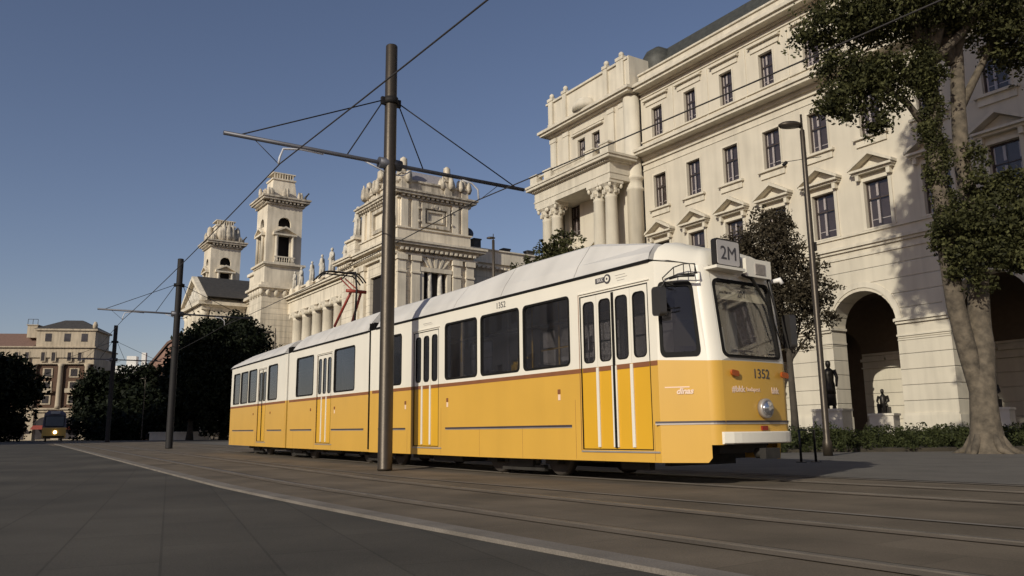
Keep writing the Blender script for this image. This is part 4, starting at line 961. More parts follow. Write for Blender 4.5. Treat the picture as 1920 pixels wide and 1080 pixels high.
for q in range(9):
    u = q / 8; b.tube([(W0 + 2.0 + u * 9.4, 1.0, 34.9 + 2.0 * sin(pi * u)), (W0 + 2.9 + u * 9.4, .9, 35.4 + 2.0 * sin(pi * min(1, u + .1)))], [.5, .3], 6)
b.build('attic', M['limed'], MUS)
MB().hexa([(W0 + 1.6, 1.8, 35.1), (XC - 1.6, 1.8, 35.1), (XC - 1.6, 10.2, 35.1), (W0 + 1.6, 10.2, 35.1)], [(W0 + 4, 3.4, 37.2), (XC - 3, 3.4, 37.2), (XC - 3, 8.5, 37.2), (W0 + 4, 8.5, 37.2)]).build('roof', M['roofs'], MUS)
# stepped pier left of the pavilion with the tall statue
b = MB(); b.box(-110.6, W0, -.6, 8, 0, 25.6).box(-110.2, W0 - .4, -.2, 3, 25.6, 29.4)
b.build('stepped_pier', M['limer'], MUS)
b = MB(); cornice(b, -110.6, W0, -.6, 8, 24.3, [(0, .25, .3), (.9, 1.3, .6), (1.3, 1.6, 1.1), (1.6, 1.9, 1.3)]); dentil(b, -110.8, W0, -.6, 24.85, True, pr=.9)
cornice(b, -110.2, W0 - .4, -.2, 3, 29.0, [(0, .3, .3)]); b.build('lower_cornice', M['lime'], MUS)
# colonnade
b = MB()
b.box(-136.3, -110.6, 3.2, 3.8, 0, 25).box(-136.3, -110.6, 0, 3.2, 0, 11.4); b.build('colonnade_wall', M['limer'], MUS)
for i in range(5): MB().box(-132.2 + i * 4.55, -129.9 + i * 4.55, 3.1, 3.19, 12.5, 20.5).build('colonnade_window', M['dark'], MUS)
b = MB(); b.box(-136.3, -110.6, .1, 3.2, 21.6, 23.6)
cornice(b, -136.2, -110.7, .1, 3.0, 23.6, [(0, .25, .2), (.5, .8, .6), (.8, 1.1, .9)])
cornice(b, -136.2, -110.7, .5, 1.0, 24.7, [(0, .2, 0), (1.0, 1.25, .1)])
for i in range(60): b.lathe(-135.9 + i * .42, .75, [(.08, 24.9), (.14, 25.2), (.07, 25.5), (.12, 25.7)], 5)
b.build('entablature', M['lime'], MUS)
cp2 = None
for i, x in enumerate((-133.4, -128.8, -124.2, -119.6, -115.1, -111.6)):
    if cp2 is None:
        b = MB(); b.lathe(0, 0, [(1.25, 11.4), (1.25, 11.8), (1.08, 12.1), (1.05, 14), (.95, 20.2), (1.05, 20.3), (.98, 20.4), (1.05, 20.7), (1.25, 21.2)], 16)
        b.box(-1.3, 1.3, -1.2, 1.2, 21.2, 21.6).tube([(-1.1, -1.25, 20.95), (-1.1, 1.1, 20.95)], .38, 8).tube([(1.1, -1.25, 20.95), (1.1, 1.1, 20.95)], .38, 8)
        cp2 = b.build('column', M['lime'], MUS); cp2.location = (x, 1.0, 0)
    else: copy_part(cp2, MUS, (x, 1.0, 0))
def figure(h=3.4, seed=1, lean_=.0):
    """a robed stone figure: body, arms and head in one mesh"""
    r = random.Random(seed); b = MB(); k = h / 3.4
    pts = [(0, 0, 0), (.05, 0, .6), (.1 + lean_, .02, 1.3), (.02 + lean_, 0, 1.9), (0, 0, 2.35), (.0, 0, 2.72), (.02, 0, 2.86), (.03, 0, 2.95)]
    b.tube([tuple(c * k for c in p_) for p_ in pts], [v * k for v in (.52, .46, .44, .38, .42, .34, .15, .12)], 10, sq=.8)
    b.tube([(.03 * k, 0, 2.9 * k), (.03 * k, -.02 * k, 3.02 * k), (.03 * k, -.03 * k, 3.2 * k), (.03 * k, 0, 3.38 * k)], [.12 * k, .2 * k, .22 * k, .1 * k], 10)
    up = r.random() > .5
    for sg in (-1, 1):
        el = (sg * .58 * k, -.1 * k, 2.1 * k); ha = (sg * (.5 if not (up and sg > 0) else .75) * k, -.3 * k, (1.75 if not (up and sg > 0) else 2.9) * k)
        b.tube([(sg * .36 * k, 0, 2.6 * k), el, ha, (ha[0], ha[1] - .08 * k, ha[2] + .03)], [.17 * k, .13 * k, .10 * k, .08 * k], 8)
    for j in range(7):
        a = j * 2 * pi / 7; b.tube([(.5 * k * cos(a), .4 * k * sin(a), 0), (.42 * k * cos(a + .2), .34 * k * sin(a + .2), 1.9 * k)], [.09 * k, .05 * k], 5)
    b.box(-.6 * k, .6 * k, -.6 * k, .6 * k, -.35 * k, 0)
    return b
sts = []
for i, (x, h) in enumerate(((-135.2, 3.0), (-132.0, 3.2), (-126.9, 3.3), (-122.4, 3.6), (-118.2, 3.9), (-112.6, 3.8))):
    o = figure(h, i + 3, .08 * (i % 2)).build('statue', M['statw'], MUS); o.location = (x, .7, 26.2)
    MB().box(-.85, .85, -.7, .7, -1.3, -.2).build('pedestal', M['lime'], o)
o = figure(4.6, 20).build('statue', M['statw'], MUS); o.location = (-108.6, .8, 29.9); 
# towers
def tower(x1, busy):
    x0 = x1 - 6.2; b = MB(); T0, T1 = -4.2, 2.1
    b.box(x0 - .8, x1, T0 - .5, 3.2, 0, 25.6); b.build('tower_base', M['limer'], MUS)
    b = MB(); b.box(x0 - .2, x1 - .2, T0 - .1, 2.3, 27, 30.6)
    cy = (T0 + T1) / 2
    b.panel(rc(T0, T1, 30.6, 41.2), [rc(cy - 1.0, cy + 1.0, 30.9, 35.6), arch(cy, 1.15, 37.3, 37.9, 10)], 0, .5, lambda x, y, z: (x1 - .3 - y, x, z))
    cx = (x0 + x1) / 2
    b.panel(rc(x0, x1 - .8, 30.6, 41.2), [rc(cx - 1.0, cx + 1.0, 30.9, 35.6), arch(cx, 1.0, 37.3, 37.9, 10)], T0, T0 + .5)
    b.box(x0, x1 - .8, T1 - .5, T1, 30.6, 41.2).box(x0, x0 + .5, T0 + .5, T1 - .5, 30.6, 41.2).build('tower_shaft', M['lime'], MUS)
    MB().box(x0 + .6, x1 - 1.6, T0 + 1.2, T1 - 1, 30.6, 41).build('tower_interior', M['dark'], MUS)
    b = MB()
    cornice(b, x0 - .6, x1, T0 - .5, 2.6, 25.6, [(0, .4, .3), (.4, .8, .7), (.8, 1.4, .2)])
    for k in range(5): b.lathe(x1 + .1, T0 + .5 + k * 1.5, [(.1, 24.6), (.4, 25.1), (.35, 25.8)], 7); b.lathe(x0 + .6 + k * 1.4, T0 - .6, [(.1, 24.6), (.4, 25.1), (.35, 25.8)], 7)
    cornice(b, x0, x1 - .2, T0, 2.2, 30.0, [(0, .25, .3), (.25, .6, .6)])
    for cyy, yy in ((cy, 0),):
        b.box(x1 - .3, x1 + .4, cyy - 1.9, cyy + 1.9, 30.6, 30.8).box(x1 + .2, x1 + .4, cyy - 1.9, cyy + 1.9, 31.6, 31.8)
        for k in range(9): b.lathe(x1 + .3, cyy - 1.7 + k * .42, [(.07, 30.8), (.13, 31.1), (.06, 31.4), (.1, 31.6)], 5)
        for s_ in (-1, 1):
            b.lathe(x1 + .1, cyy + s_ * 1.45, [(.34, 30.8), (.3, 31), (.27, 35.4), (.36, 35.6)], 10)
            b.prism([(cyy + s_ * 2.1, 35.9), (cyy + s_ * 2.1, 36.15), (cyy, 37.3), (cyy, 36.95)], x1 - .3, x1 + .55, 'x')
        b.box(x1 - .3, x1 + .5, cyy - 2.1, cyy + 2.1, 35.6, 35.9)
    for s_ in (-1, 1):
        b.lathe(cx + s_ * 1.4, T0 - .2, [(.34, 30.8), (.27, 35.4), (.36, 35.6)], 10)
        b.prism([(cx + s_ * 2.1, 35.9), (cx + s_ * 2.1, 36.15), (cx, 37.3), (cx, 36.95)], T0 - .7, T0, 'y')
    b.box(cx - 2.1, cx + 2.1, T0 - .7, T0, 35.6, 35.9)
    b.build('tower_trim', M['lime'], MUS)
    b = MB(); cornice(b, x0, x1 - .3, T0, T1, 41.2, [(0, .3, .35), (.7, 1.1, 1.0), (1.1, 1.4, 1.2)]); dentil(b, T0, T1, x1 - .3, 41.5, False, .7, .8, .4); dentil(b, x0, x1 - .3, T0, 41.5, True, .7, .8, .4)
    for x, y, k_ in ((x1 - .5, cy, 1), (cx, T0 + .2, 1), (x1 - .6, T0 + .4, .7), (x0 + .4, T0 + .4, .6), (x1 - .6, T1 - .4, .45)):
        for q in range(8 if busy else 14):
            a_ = random.random() * 6.3; r_ = random.random() * .9 * k_
            b.lathe(x + .35 * r_ * cos(a_), y + r_ * sin(a_), [(.2, 42.5), (.34, 42.9 + random.random() * .6 * k_), (.28, 43.4 + random.random() * k_), (.1, 43.7 + random.random() * k_)], 6)
    if not busy:
        for q in range(22):
            a_ = random.random() * 6.3; b.lathe(cx + 2.9 * cos(a_), cy + 2.9 * sin(a_), [(.4, 42.6), (.8, 43.8), (.5, 45.0 + random.random() * 1.2), (.1, 45.8 + random.random())], 7)
    b.build('tower_cornice', M['limed'], MUS)
    b = MB(); b.hexa([(x0 + .8, T0 + .8, 42.6), (x1 - 1.0, T0 + .8, 42.6), (x1 - 1.0, T1 - .8, 42.6), (x0 + .8, T1 - .8, 42.6)], [(x0 + 1.3, T0 + 1.2, 46.2), (x1 - 1.5, T0 + 1.2, 46.2), (x1 - 1.5, T1 - 1.2, 46.2), (x0 + 1.3, T1 - 1.2, 46.2)])
    b.box(x0 + 1.1, x1 - 1.3, T0 + 1.0, T1 - 1.0, 46.2, 46.5)
    for k in range(8): b.box(x1 - 1.6, x1 - 1.45, T0 + 1.3 + k * .48, T0 + 1.45 + k * .48, 46.5, 47.4)
    b.box(x0 + 1.2, x1 - 1.4, T0 + 1.1, T1 - 1.1, 47.4, 47.6).build('tower_top', M['lime'], MUS)
    for sx, sy in ((x1 - .2, T1 + .4),): MB().tube([(sx, sy, 42.6), (sx, sy, 43.3), (sx - .2, sy + .5, 43.9), (sx - .1, sy + .7, 44.2)], [.3, .22, .12, .16], 7).build('finial', M['slate'], MUS)
tower(-136.3, True); tower(-174.8, False)
# body of the palace, central porch with its gable
b = MB(); b.box(-176, -110, 3.9, 22, 0, 25).box(-168.6, -142.6, -3.2, 3.8, 0, 25); b.build('main_wall', M['limer'], MUS)
b = MB(); cornice(b, -168.6, -142.6, -3.2, 3.8, 25, [(0, .4, .3), (.4, .9, .9)]); b.box(-150, -142.8, -2.9, 3, 25.9, 30.2); cornice(b, -150, -142.8, -2.9, 3, 30.2, [(0, .5, .4)])
b.box(-172, -166, -2.9, 3, 25.9, 30.2); b.build('cornice', M['lime'], MUS)
b = MB(); b.box(-165, -150.4, -9.6, -3.3, 0, 24.2); b.build('porch_wall', M['limer'], MUS)
b = MB()
for i in range(5): b.lathe(-163.8 + i * 3.1, -10.4, [(.9, 6), (.85, 12), (.75, 22.8), (1.0, 23.6)], 12)
b.box(-165.2, -150.2, -11.2, -9.7, 23.6, 24.2); b.build('column', M['lime'], MUS)
for i in range(3): MB().panel(arch(-161.5 + i * 3.9, 1.1, 8, 19), [], -9.8, -9.62).build('window', M['dark'], MUS)
b = MB(); cornice(b, -165, -150.4, -11.0, -3.3, 24.2, [(0, .3, .3), (.3, .9, .9)])
b.prism([(-165.6, 25.1), (-149.8, 25.1), (-157.7, 30.0)], -10.6, -3.3)
for s_ in (-1, 1): b.prism([(-157.7 + s_ * 8.6, 25.1), (-157.7 + s_ * 8.6, 25.8), (-157.7, 30.9), (-157.7, 30.1)], -11.6, -10.6)
b.build('gable', M['lime'], MUS)
b = MB()
for i in range(9): 
    x = -163 + i * 1.3; hh = 3.6 * (1 - abs(x + 157.7) / 7.5); b.tube([(x, -10.9, 25.2), (x + .2, -10.95, 25.2 + hh * .6), (x, -10.9, 25.2 + hh)], [.4, .45, .2], 7)
b.build('gable_relief', M['statw'], MUS)
MB().prism([(-166.4, 25.9), (-149.0, 25.9), (-157.7, 31.0)], -10.55, 4).build('roof', M['slate'], MUS)
MB().hexa([(-176, 5, 25), (-110, 5, 25), (-110, 20, 25), (-176, 20, 25)], [(-170, 10, 29.2), (-114, 10, 29.2), (-114, 15, 29.2), (-170, 15, 29.2)]).build('roof', M['slate'], MUS)
# side wing towards the ministry
b = MB(); b.box(-109, XC - 4, 12, 60, 0, 25); b.build('side_wing', M['limer'], MUS)
b = MB(); b.box(-107, XC - 3.6, 12, 60, 25, 25.5)
for i in range(60): b.box(XC - 3.6, XC - 3.1, 12.3 + i * .8, 12.7 + i * .8, 24.7, 25.0)
b.box(-106, XC - 3.2, 12, 60, 25.5, 27.4).box(-106, XC - 3.0, 12, 60, 27.4, 27.6); b.build('cornice', M['lime'], MUS)
for i in range(9): MB().box(XC - 4, XC - 3.9, 15 + i * 5, 17.2 + i * 5, 15, 20).build('window', M['dark'], MUS)
for y, h in ((15.2, .8), (20.5, -.1), (25, .1), (31, -.2)):
    b = MB(); b.box(XC - 6, XC - 5, y, y + 1.2, 27.5, 27.5 + h + 1.0).box(XC - 6.1, XC - 4.9, y - .1, y + 1.3, 27.5 + h + 1.0, 27.7 + h + 1.0)
    b.build('chimney', M['slate'], MUS)
b = MB().tube([(XC - 3.6, 13.2, 27.5), (XC - 3.6, 13.2, 29.2)], .06, 6).build('satellite_dish', M['galv'], MUS)
MB().lathe(0, 0, [(.05, 0), (.5, .06), (.8, .2)], 16).build('dish', M['galv'], b)
kids(b)[0].location = (XC - 3.4, 13.2, 29.6); kids(b)[0].rotation_euler = (0, R_(75), 0)

# ------------------------------------------------------------------ apartment block far left
BL = thing('apartment_block', 'tan five storey block with tall columns, red awnings and a slate hipped top', 'building', (-99.7, 190, .42), R_(34.5) - pi / 2 + pi / 2)
# local x = towards the right along the facade (the facade looks back at the camera), local y = away
BL.rotation_euler = (0, 0, R_(9))
b = MB(); b.box(-34, 0, .4, 16, 0, 21.5).box(-34, 0, 0, .4, 19.2, 21.5).box(-34, 0, 0, .4, 6.4, 7.4)
b.box(-13, 0, .0, 10, 21.5, 26.0); b.build('wall', M['lbeige'], BL)
b = MB(); b.box(-34.4, .4, -.5, 16, 21.5, 21.8).box(-34.2, .3, -.35, .4, 17.6, 17.9).box(-13.3, .5, -.4, 10.3, 25.6, 26.0).box(-34.2, .3, -.4, .4, 7.0, 7.3)
b.build('cornice', M['lbeige'], BL)
b = MB()
for x in (-1.2, -7.0, -12.8, -18.6, -24.4, -30.2): b.lathe(x, -.1, [(.7, 7.3), (.62, 8), (.55, 17), (.8, 17.6)], 12); b.box(x - .8, x + .8, -.2, .4, 0, 6.4)
b.build('column', M['lbeige'], BL)
MB().box(-34, 0, .3, .39, 7.4, 17.6).build('brick_infill', M['lbrown'], BL)
for x in [-4.1 - 5.8 * i for i in range(5)]:
    for z, h in ((8.2, 2.2), (11.4, 2.2), (14.5, 2.2)):
        w = MB().ring(rc(x - 1.1, x + 1.1, z, z + h), rc(x - .75, x + .75, z + .25, z + h - .2), .12, .3).build('window', M['lbeige'], BL)
        MB().box(x - .75, x + .75, .2, .28, z + .25, z + h - .2).build('pane', M['winv'], w)
        if z > 9 and z < 13: MB().box(x - 1.5, x + 1.5, -.7, .3, z - .5, z - .3).box(x - 1.5, x + 1.5, -.72, -.65, z - .3, z + .5).build('balcony', M['lbeige'], w)
    for dx in (-1.3, 1.0):
        w = MB().ring(rc(x + dx - .6, x + dx + .6, 18.2, 20.6), rc(x + dx - .4, x + dx + .4, 18.4, 20.4), -.1, .05).build('window', M['lbeige'], BL)
        MB().box(x + dx - .4, x + dx + .4, -.04, -.01, 18.4, 20.4).build('pane', M['winv'], w)
    aw = MB().prism([(-.4, 3.4), (-1.8, 2.6), (-1.8, 2.45), (-.4, 3.2)], x - 1.9, x + 1.9, 'x').build('awning', M['awn'], BL)
    MB().panel(arch(x, 1.7, .2, 3.6, 10), [], .3, .38).build('shop_window', M['winv'], BL)
for x in (-2.4, -6.2, -10.4):
    w = MB().box(x - .7, x + .7, -.06, -.01, 23, 24.9).build('window', M['winv'], BL)
MB().hexa([(-13.6, -.4, 26), (.5, -.4, 26), (.5, 10, 26), (-13.6, 10, 26)], [(-8.5, 4, 28.6), (-4.5, 4, 28.6), (-4.5, 6, 28.6), (-8.5, 6, 28.6)]).build('roof', M['slate'], BL)
MB().hexa([(-34.4, -.4, 21.8), (-13.2, -.4, 21.8), (-13.2, 16, 21.8), (-34.4, 16, 21.8)], [(-34, 5, 25.4), (-13.2, 5, 25.4), (-13.2, 9, 25.4), (-34, 9, 25.4)]).build('roof', M['tile'], BL)
b = MB().box(-15.6, -13.4, 1, 4, 24, 26.9).box(-15.8, -13.2, .8, 4.2, 26.9, 27.1); b.build('chimney', M['lbeige'], BL)
b = MB()
for x in (-15.6, -14.5, -13.4): b.tube([(x, 1, 27.1), (x, 1, 28.4)], .06, 5)
b.tube([(-15.6, 1, 28.4), (-13.4, 1, 28.4)], .06, 5).build('roof_rail', M['slate'], BL)
MB().lathe(-.3, .3, [(.5, 26), (.6, 27), (.3, 27.8)], 8).build('finial', M['lbeige'], BL)
# street frontage beyond, with the salmon gable
FB = thing('far_building', 'salmon rendered house with a pale wing rising beyond the dark street trees', 'building', (-94, 225, .42), R_(10))
b = MB(); b.prism([(-8, 0), (6, 0), (6, 31), (2, 29.5), (-3, 26), (-8, 19)], 0, 14); b.build('wall', M['salmon'], FB)
b = MB().box(-18, -9, 2, 12, 0, 20.2).box(-14.5, -12, 2.5, 5, 20.2, 23).box(-18.3, -9, 1.7, 12.3, 19.2, 19.6).box(-10.6, -9.5, 2.5, 4, 20.2, 24); b.build('pale_wing', M['curtain'], FB)
b = MB().prism([(-8.5, 19), (-3.2, 26.2), (2, 29.8), (6, 31.2), (6, 31.8), (2, 30.4), (-3.4, 26.8), (-8.7, 19.4)], -.4, 14.2); b.build('roof', M['tile'], FB)
for z in (5, 9, 13, 17):
    for x in (-7, -3.5, 0, 3.5):
        MB().box(x - .7, x + .7, -.06, -.01, z, z + 2).build('window', M['winv'], FB)
MB().box(-2.2, -1.8, 2, 2.6, 27, 30).build('chimney', M['curtain'], FB)
# ------------------------------------------------------------------ unseen wing opposite, added and sized to shade the far end of the square
PB = thing('shade_wing', 'long unseen stone wing added across the square to shade its far end', 'building', (-168, 109, 0), R_(-34.2))
LN = 142; b = MB(); nb = 24; e = [i * LN / nb for i in range(nb + 1)]
for i in range(nb):
    for z0, z1, w0, w1 in ((0, 9.5, 2, 7.5), (9.5, 20, 11, 18), (20, 28, 22, 26)): b.panel(rc(e[i], e[i + 1], z0, z1), [rc(e[i] + 1.9, e[i + 1] - 1.9, w0, w1)], 0, .6)
b.box(0, LN, -14, -.6, 0, 28); b.build('wall', M['lime'], PB)
b = MB().box(-.4, LN + .4, -14.6, .7, 28, 29); b.box(-.2, LN + .2, -.05, .6, 9.3, 9.7).build('cornice', M['trim'], PB)
MB().prism([(-14.5, 29), (.6, 29), (-7, 37)], 0, LN, 'x').build('roof', M['tile'], PB)
for z0, z1 in ((2, 7.5), (11, 18), (22, 26)):
    for i in range(nb): MB().box(e[i] + 1.9, e[i + 1] - 1.9, -.35, -.3, z0, z1).build('window', M['winv'], PB)

# ------------------------------------------------------------------ trees
def leaves(name, blobs, n, size, mt, parent, seed=1, fill=.55):
    r = np.random.default_rng(seed)
    vol = np.array([b_[3] * b_[4] * b_[5] for b_ in blobs]) ** .8; per = 26     # leaves hang in twig clusters
    nc = max(len(blobs), n // per); cb = r.choice(len(blobs), nc, p=vol / vol.sum()); B = np.array([b_[:6] for b_ in blobs])
    d = r.normal(size=(nc, 3)); d /= np.linalg.norm(d, axis=1)[:, None]
    rad = (fill + (1 - fill) * r.random(nc)) ** .6 * (1 + .16 * r.normal(size=nc) * (1.2 - fill))
    cen = B[cb, :3] + d * B[cb, 3:6] * rad[:, None] * (.55 + .55 * r.random((nc, 1)) ** .5)
    cs = np.maximum(size * 1.3, .13 * B[cb, 3:6].mean(axis=1)) * (.6 + .8 * r.random(nc))
    own = r.integers(0, nc, n); pick = cb[own]
    q_ = r.normal(size=(n, 3)); q_ *= np.minimum(1, 1.7 / np.linalg.norm(q_, axis=1))[:, None]
    c = cen[own] + q_ * cs[own][:, None] * np.array([1, 1, .7])
    a = r.normal(size=(n, 3)); a /= np.linalg.norm(a, axis=1)[:, None]
    t = np.cross(a, r.normal(size=(n, 3))); t /= np.linalg.norm(t, axis=1)[:, None]
    sz = size * (.6 + .8 * r.random(n))[:, None]
    v = np.empty((n, 4, 3)); v[:, 0] = c - a * sz * .62; v[:, 1] = c + t * sz * .34; v[:, 2] = c + a * sz * .62; v[:, 3] = c - t * sz * .34
    me = bpy.data.meshes.new(name); me.vertices.add(n * 4); me.vertices.foreach_set('co', v.ravel())
    me.loops.add(n * 4); me.loops.foreach_set('vertex_index', np.arange(n * 4, dtype=np.int32))
    me.polygons.add(n); me.polygons.foreach_set('loop_start', np.arange(0, n * 4, 4, dtype=np.int32)); me.polygons.foreach_set('loop_total', np.full(n, 4, np.int32))
    me.update(calc_edges=True); me.materials.append(mt)
    at = me.attributes.new('tone', 'FLOAT', 'FACE'); tone = np.clip(r.random(n) * .55 + .45 * r.random(nc)[own], 0, 1) ** 1.3; at.data.foreach_set('value', tone.astype(np.float32))
    o = bpy.data.objects.new(name, me); COL.objects.link(o); o.parent = parent; return o
def limb(b, p0, p1, r0, r1, seed=0, wob=.12, n=7):
    r = random.Random(seed); p0, p1 = Vector(p0), Vector(p1); L_ = (p1 - p0).length; pts = []; rs = []
    for i in range(n):
        u = i / (n - 1); w = wob * L_ * .12 * (0 if i in (0, n - 1) else 1)
        pts.append(p0.lerp(p1, u) + Vector((r.uniform(-w, w), r.uniform(-w, w), 0))); rs.append(r0 + (r1 - r0) * u)
    b.tube(pts, rs, 10); return pts
def simple_tree(x, y, label, crown, th, tr, n, size, leafm, seed, bark='dbark', group=None, z=None, fill=.55):
    g0 = gz(x, y) if z is None else z
    T = thing('tree', label, 'tree', (x, y, g0), 0, group)
    b = MB(); b.tube([(0, 0, 0), (.02, 0, th * .3), (0, .05, th)], [tr * 1.35, tr, tr * .75], 12)
    for i, q in enumerate(crown): limb(b, (0, .05, th * (.75 + .25 * ((i * 7) % 5) / 5)), (q[0] * .85, q[1] * .85, q[2]), tr * .5, tr * .12, seed + i)
    b.build('trunk', M[bark], T)
    leaves('crown', crown, n, size, M[leafm], T, seed, fill); return T
# big plane tree at the right
BT = thing('tree', 'large double-trunked tree with smooth pale bark in front of the palace arcade', 'tree', (13.3, 22.95, 0))
b = MB()
def ring_noise(): pass
tx = lambda p_: (p_[0] - 13.3, p_[1] - 22.95, p_[2])
b.tube([(.05, 0, -.05), (.04, 0, .08), (.03, 0, .22), (.03, 0, .45), (.03, 0, .9), (.05, 0, 1.5), (.09, 0, 2.2), (.2, 0, 3.0), (.25, 0, 3.6)], [.70, .60, .51, .44, .385, .355, .34, .32, .24], 20)
b.tube([tx(q) for q in [(13.42, 23, 1.2), (13.47, 23, 2.2), (13.53, 23, 3.8), (13.65, 23, 5.4), (13.75, 23.1, 7), (13.62, 23.1, 8.6), (13.7, 23.1, 10.3), (13.9, 23.2, 12), (14.1, 23.4, 14.5)]], [.31, .315, .30, .275, .25, .23, .21, .19, .12], 14)
b.tube([tx(q) for q in [(13.36, 23.0, .3), (13.34, 22.98, 1.0), (13.24, 22.96, 1.8), (13.02, 22.9, 2.9), (12.78, 22.8, 4.2), (12.65, 22.7, 5.6), (12.6, 22.6, 7.2), (12.55, 22.6, 8.6), (12.72, 22.7, 10.3), (12.8, 22.8, 12), (12.7, 23, 14)]], [.10, .20, .25, .26, .25, .24, .23, .22, .20, .17, .1], 14)
b.tube([tx(q) for q in [(12.65, 22.7, 9.2), (11.9, 22.6, 10.3), (10.8, 22.5, 11.0), (10.0, 22.5, 11.0)]], [.12, .09, .06, .03], 8)
b.tube([tx(q) for q in [(13.7, 23, 6), (14.4, 22.9, 6.8), (15.0, 22.8, 7.2)]], [.12, .08, .04], 8)
b.tube([tx(q) for q in [(13.75, 23.1, 10.3), (14.8, 23.3, 12), (15.8, 23.6, 13.5)]], [.15, .1, .04], 8)
for k in range(6):
    a = k * 2 * pi / 6 + .3 + .3 * sin(k * 5); b.tube([(.34 * cos(a), .34 * sin(a), .5), (.58 * cos(a), .58 * sin(a), .10), (.92 * cos(a + .15), .92 * sin(a + .15), -.05)], [.10, .11, .05], 8)
b.build('trunk', M['bark'], BT)
bl = [(10.5, 22.5, 10.8, 1.0, .9, .7), (9.75, 22.4, 10.3, .6, .7, .7), (11.3, 22.6, 11.3, 1.0, 1, .6), (10.9, 22.5, 9.8, .5, .6, .5), (12.4, 22.6, 11.2, .8, .8, .6), (9.9, 22.5, 11.5, .7, .7, .5), (11.6, 22.5, 10.4, .5, .6, .4),
      (12.7, 22.3, 6.2, .75, .7, .75), (13.6, 22.2, 6.5, .9, .8, .8), (14.6, 22.3, 6.3, 1.0, .9, .8), (13.7, 22.1, 5.6, .9, .7, .55), (12.8, 22.3, 5.4, .6, .6, .5), (14.6, 22.4, 7.6, .8, .8, .6), (15.4, 22.5, 6.6, .9, .9, .9), (13.2, 22.2, 4.8, .4, .35, .35), (14.4, 22.2, 5.4, .7, .7, .4), (15.6, 22.5, 5.6, .6, .6, .5),
      (13.75, 22.6, 7.7, .45, .4, .8), (13.7, 22.7, 8.8, .3, .3, .4),
      (12.0, 22.6, 13.3, 1.9, 1.8, .9), (14.3, 23.0, 13.4, 1.9, 1.8, .9), (10.0, 22.6, 12.8, 1.4, 1.4, .8), (16.2, 23.2, 12.6, 1.3, 1.5, 1.1)]
iv = [(12.72 - .02 * k + .12 * sin(k * 1.7), 22.55, 5.2 + k * .42, .28 + .06 * (k % 3), .25, .32) for k in range(17)]
leaves('crown', [(q[0] - 13.3, q[1] - 22.95, *q[2:]) for q in bl], 64000, .10, M['leafA'], BT, 5, fill=.3)
leaves('ivy', [(q[0] - 13.3, q[1] - 22.95, *q[2:]) for q in iv], 14000, .08, M['leafA'], BT, 15, fill=.5)
bu = [(9.0, 22.5, 26.3, 2.4, 3, 2.8), (7.3, 22.4, 24.2, 1.1, 1.5, 1.0), (8.3, 22.3, 22.3, 1.7, 2, 1.5), (10.2, 22.5, 30.5, 2.2, 2.5, 2.2), (11.5, 22.5, 28.0, 3.0, 3, 2.6), (12.6, 22.5, 23.0, 3.2, 3.2, 2.8), (15.8, 22.6, 26.5, 3.6, 3.4, 3.4), (16.6, 22.8, 21.0, 3.4, 3.2, 3.2), (13.6, 22.6, 19.0, 2.6, 2.6, 1.8), (13.5, 22.6, 32.0, 3.6, 3.2, 2.4), (18.6, 22.8, 29.5, 3.4, 3.2, 3.4), (20.0, 23, 24, 3.2, 3.2, 3.2), (18, 22.8, 17.2, 2.4, 2.4, 2.2), (13, 22.9, 16, 2.2, 2.2, 1.4), (10.4, 22.6, 21.2, 1.4, 1.6, 1.2)]
leaves('upper_crown', [(q[0] - 13.3, q[1] - 22.95, *q[2:]) for q in bu], 95000, .28, M['leafA'], BT, 6, fill=.2)
b = MB()
for k, q in enumerate(bu): limb(b, ((.4, .2, 11.8) if k % 2 else (-.5, -.2, 11.6)), (q[0] - 13.3, q[1] - 22.95, q[2]), .15, .04, 60 + k)
b.build('limb', M['bark'], BT)
simple_tree(10.9, 31.5, 'brownish round-headed tree directly behind the tram front and lamp', [(-.5, 0, 7.9, 1.5, 1.5, 1.2), (-1.6, 0, 7.6, .9, 1.2, 1.0), (-1.9, 0, 6.4, .8, .8, .8), (1.5, 0, 5.0, .5, .5, .4), (.4, 0, 6.7, 1.4, 1.3, 1.1), (1.0, 0, 5.8, 1.0, 1, .8), (-.2, 0, 5.6, 1.3, 1.3, 1.0), (-.4, 0, 9.0, .9, .9, .8), (.3, 0, 4.4, .8, .8, .6), (-1.2, 0, 5.5, 1.2, 1.2, 1.2)], 4.2, .14, 26000, .105, 'leafB', 11, z=0, fill=.3)
simple_tree(2.6, 45.5, 'green tree top showing above the tram roof by the portico', [(0, 0, 10.2, 1.7, 1.6, 1.4), (-1.4, 0, 9.6, 1.3, 1.2, 1.1), (1.3, 0, 10.2, 1.3, 1.2, 1.2), (.3, 0, 11.8, .8, .7, .7), (-.6, 0, 11.3, .6, .6, .5), (0, 0, 8, 2, 1.8, 1.6)], 6, .2, 16000, .15, 'leafA', 12, z=0, fill=.3)
simple_tree(19.4, 27.5, 'slim curved tree beyond the large double-trunked tree', [(.5, 0, 8.2, 1.8, 1.6, 1.5), (-.8, .3, 7.0, 1.2, 1.2, 1), (1.5, 0, 6.8, 1.4, 1.4, 1.1)], 4.8, .16, 16000, .11, 'leafA', 13, z=0, fill=.3)
far = 'dark street trees at the far end of the square'
def round_crown(rx, h0, h1, seed, ry=None):
    r = random.Random(seed); out = [(0, 0, (h0 + h1) / 2, rx * .9, (ry or rx) * .9, (h1 - h0) * .46)]
    for i in range(9):
        a = r.uniform(0, 2 * pi); z = r.uniform(h0 + .8, h1 - 1.0); q = rx * .62 * (1 - .55 * abs((z - (h0 + h1) / 2) / ((h1 - h0) / 2)))
        out.append((q * cos(a), q * sin(a), z, rx * .42, rx * .42, (h1 - h0) * .2))
    return out
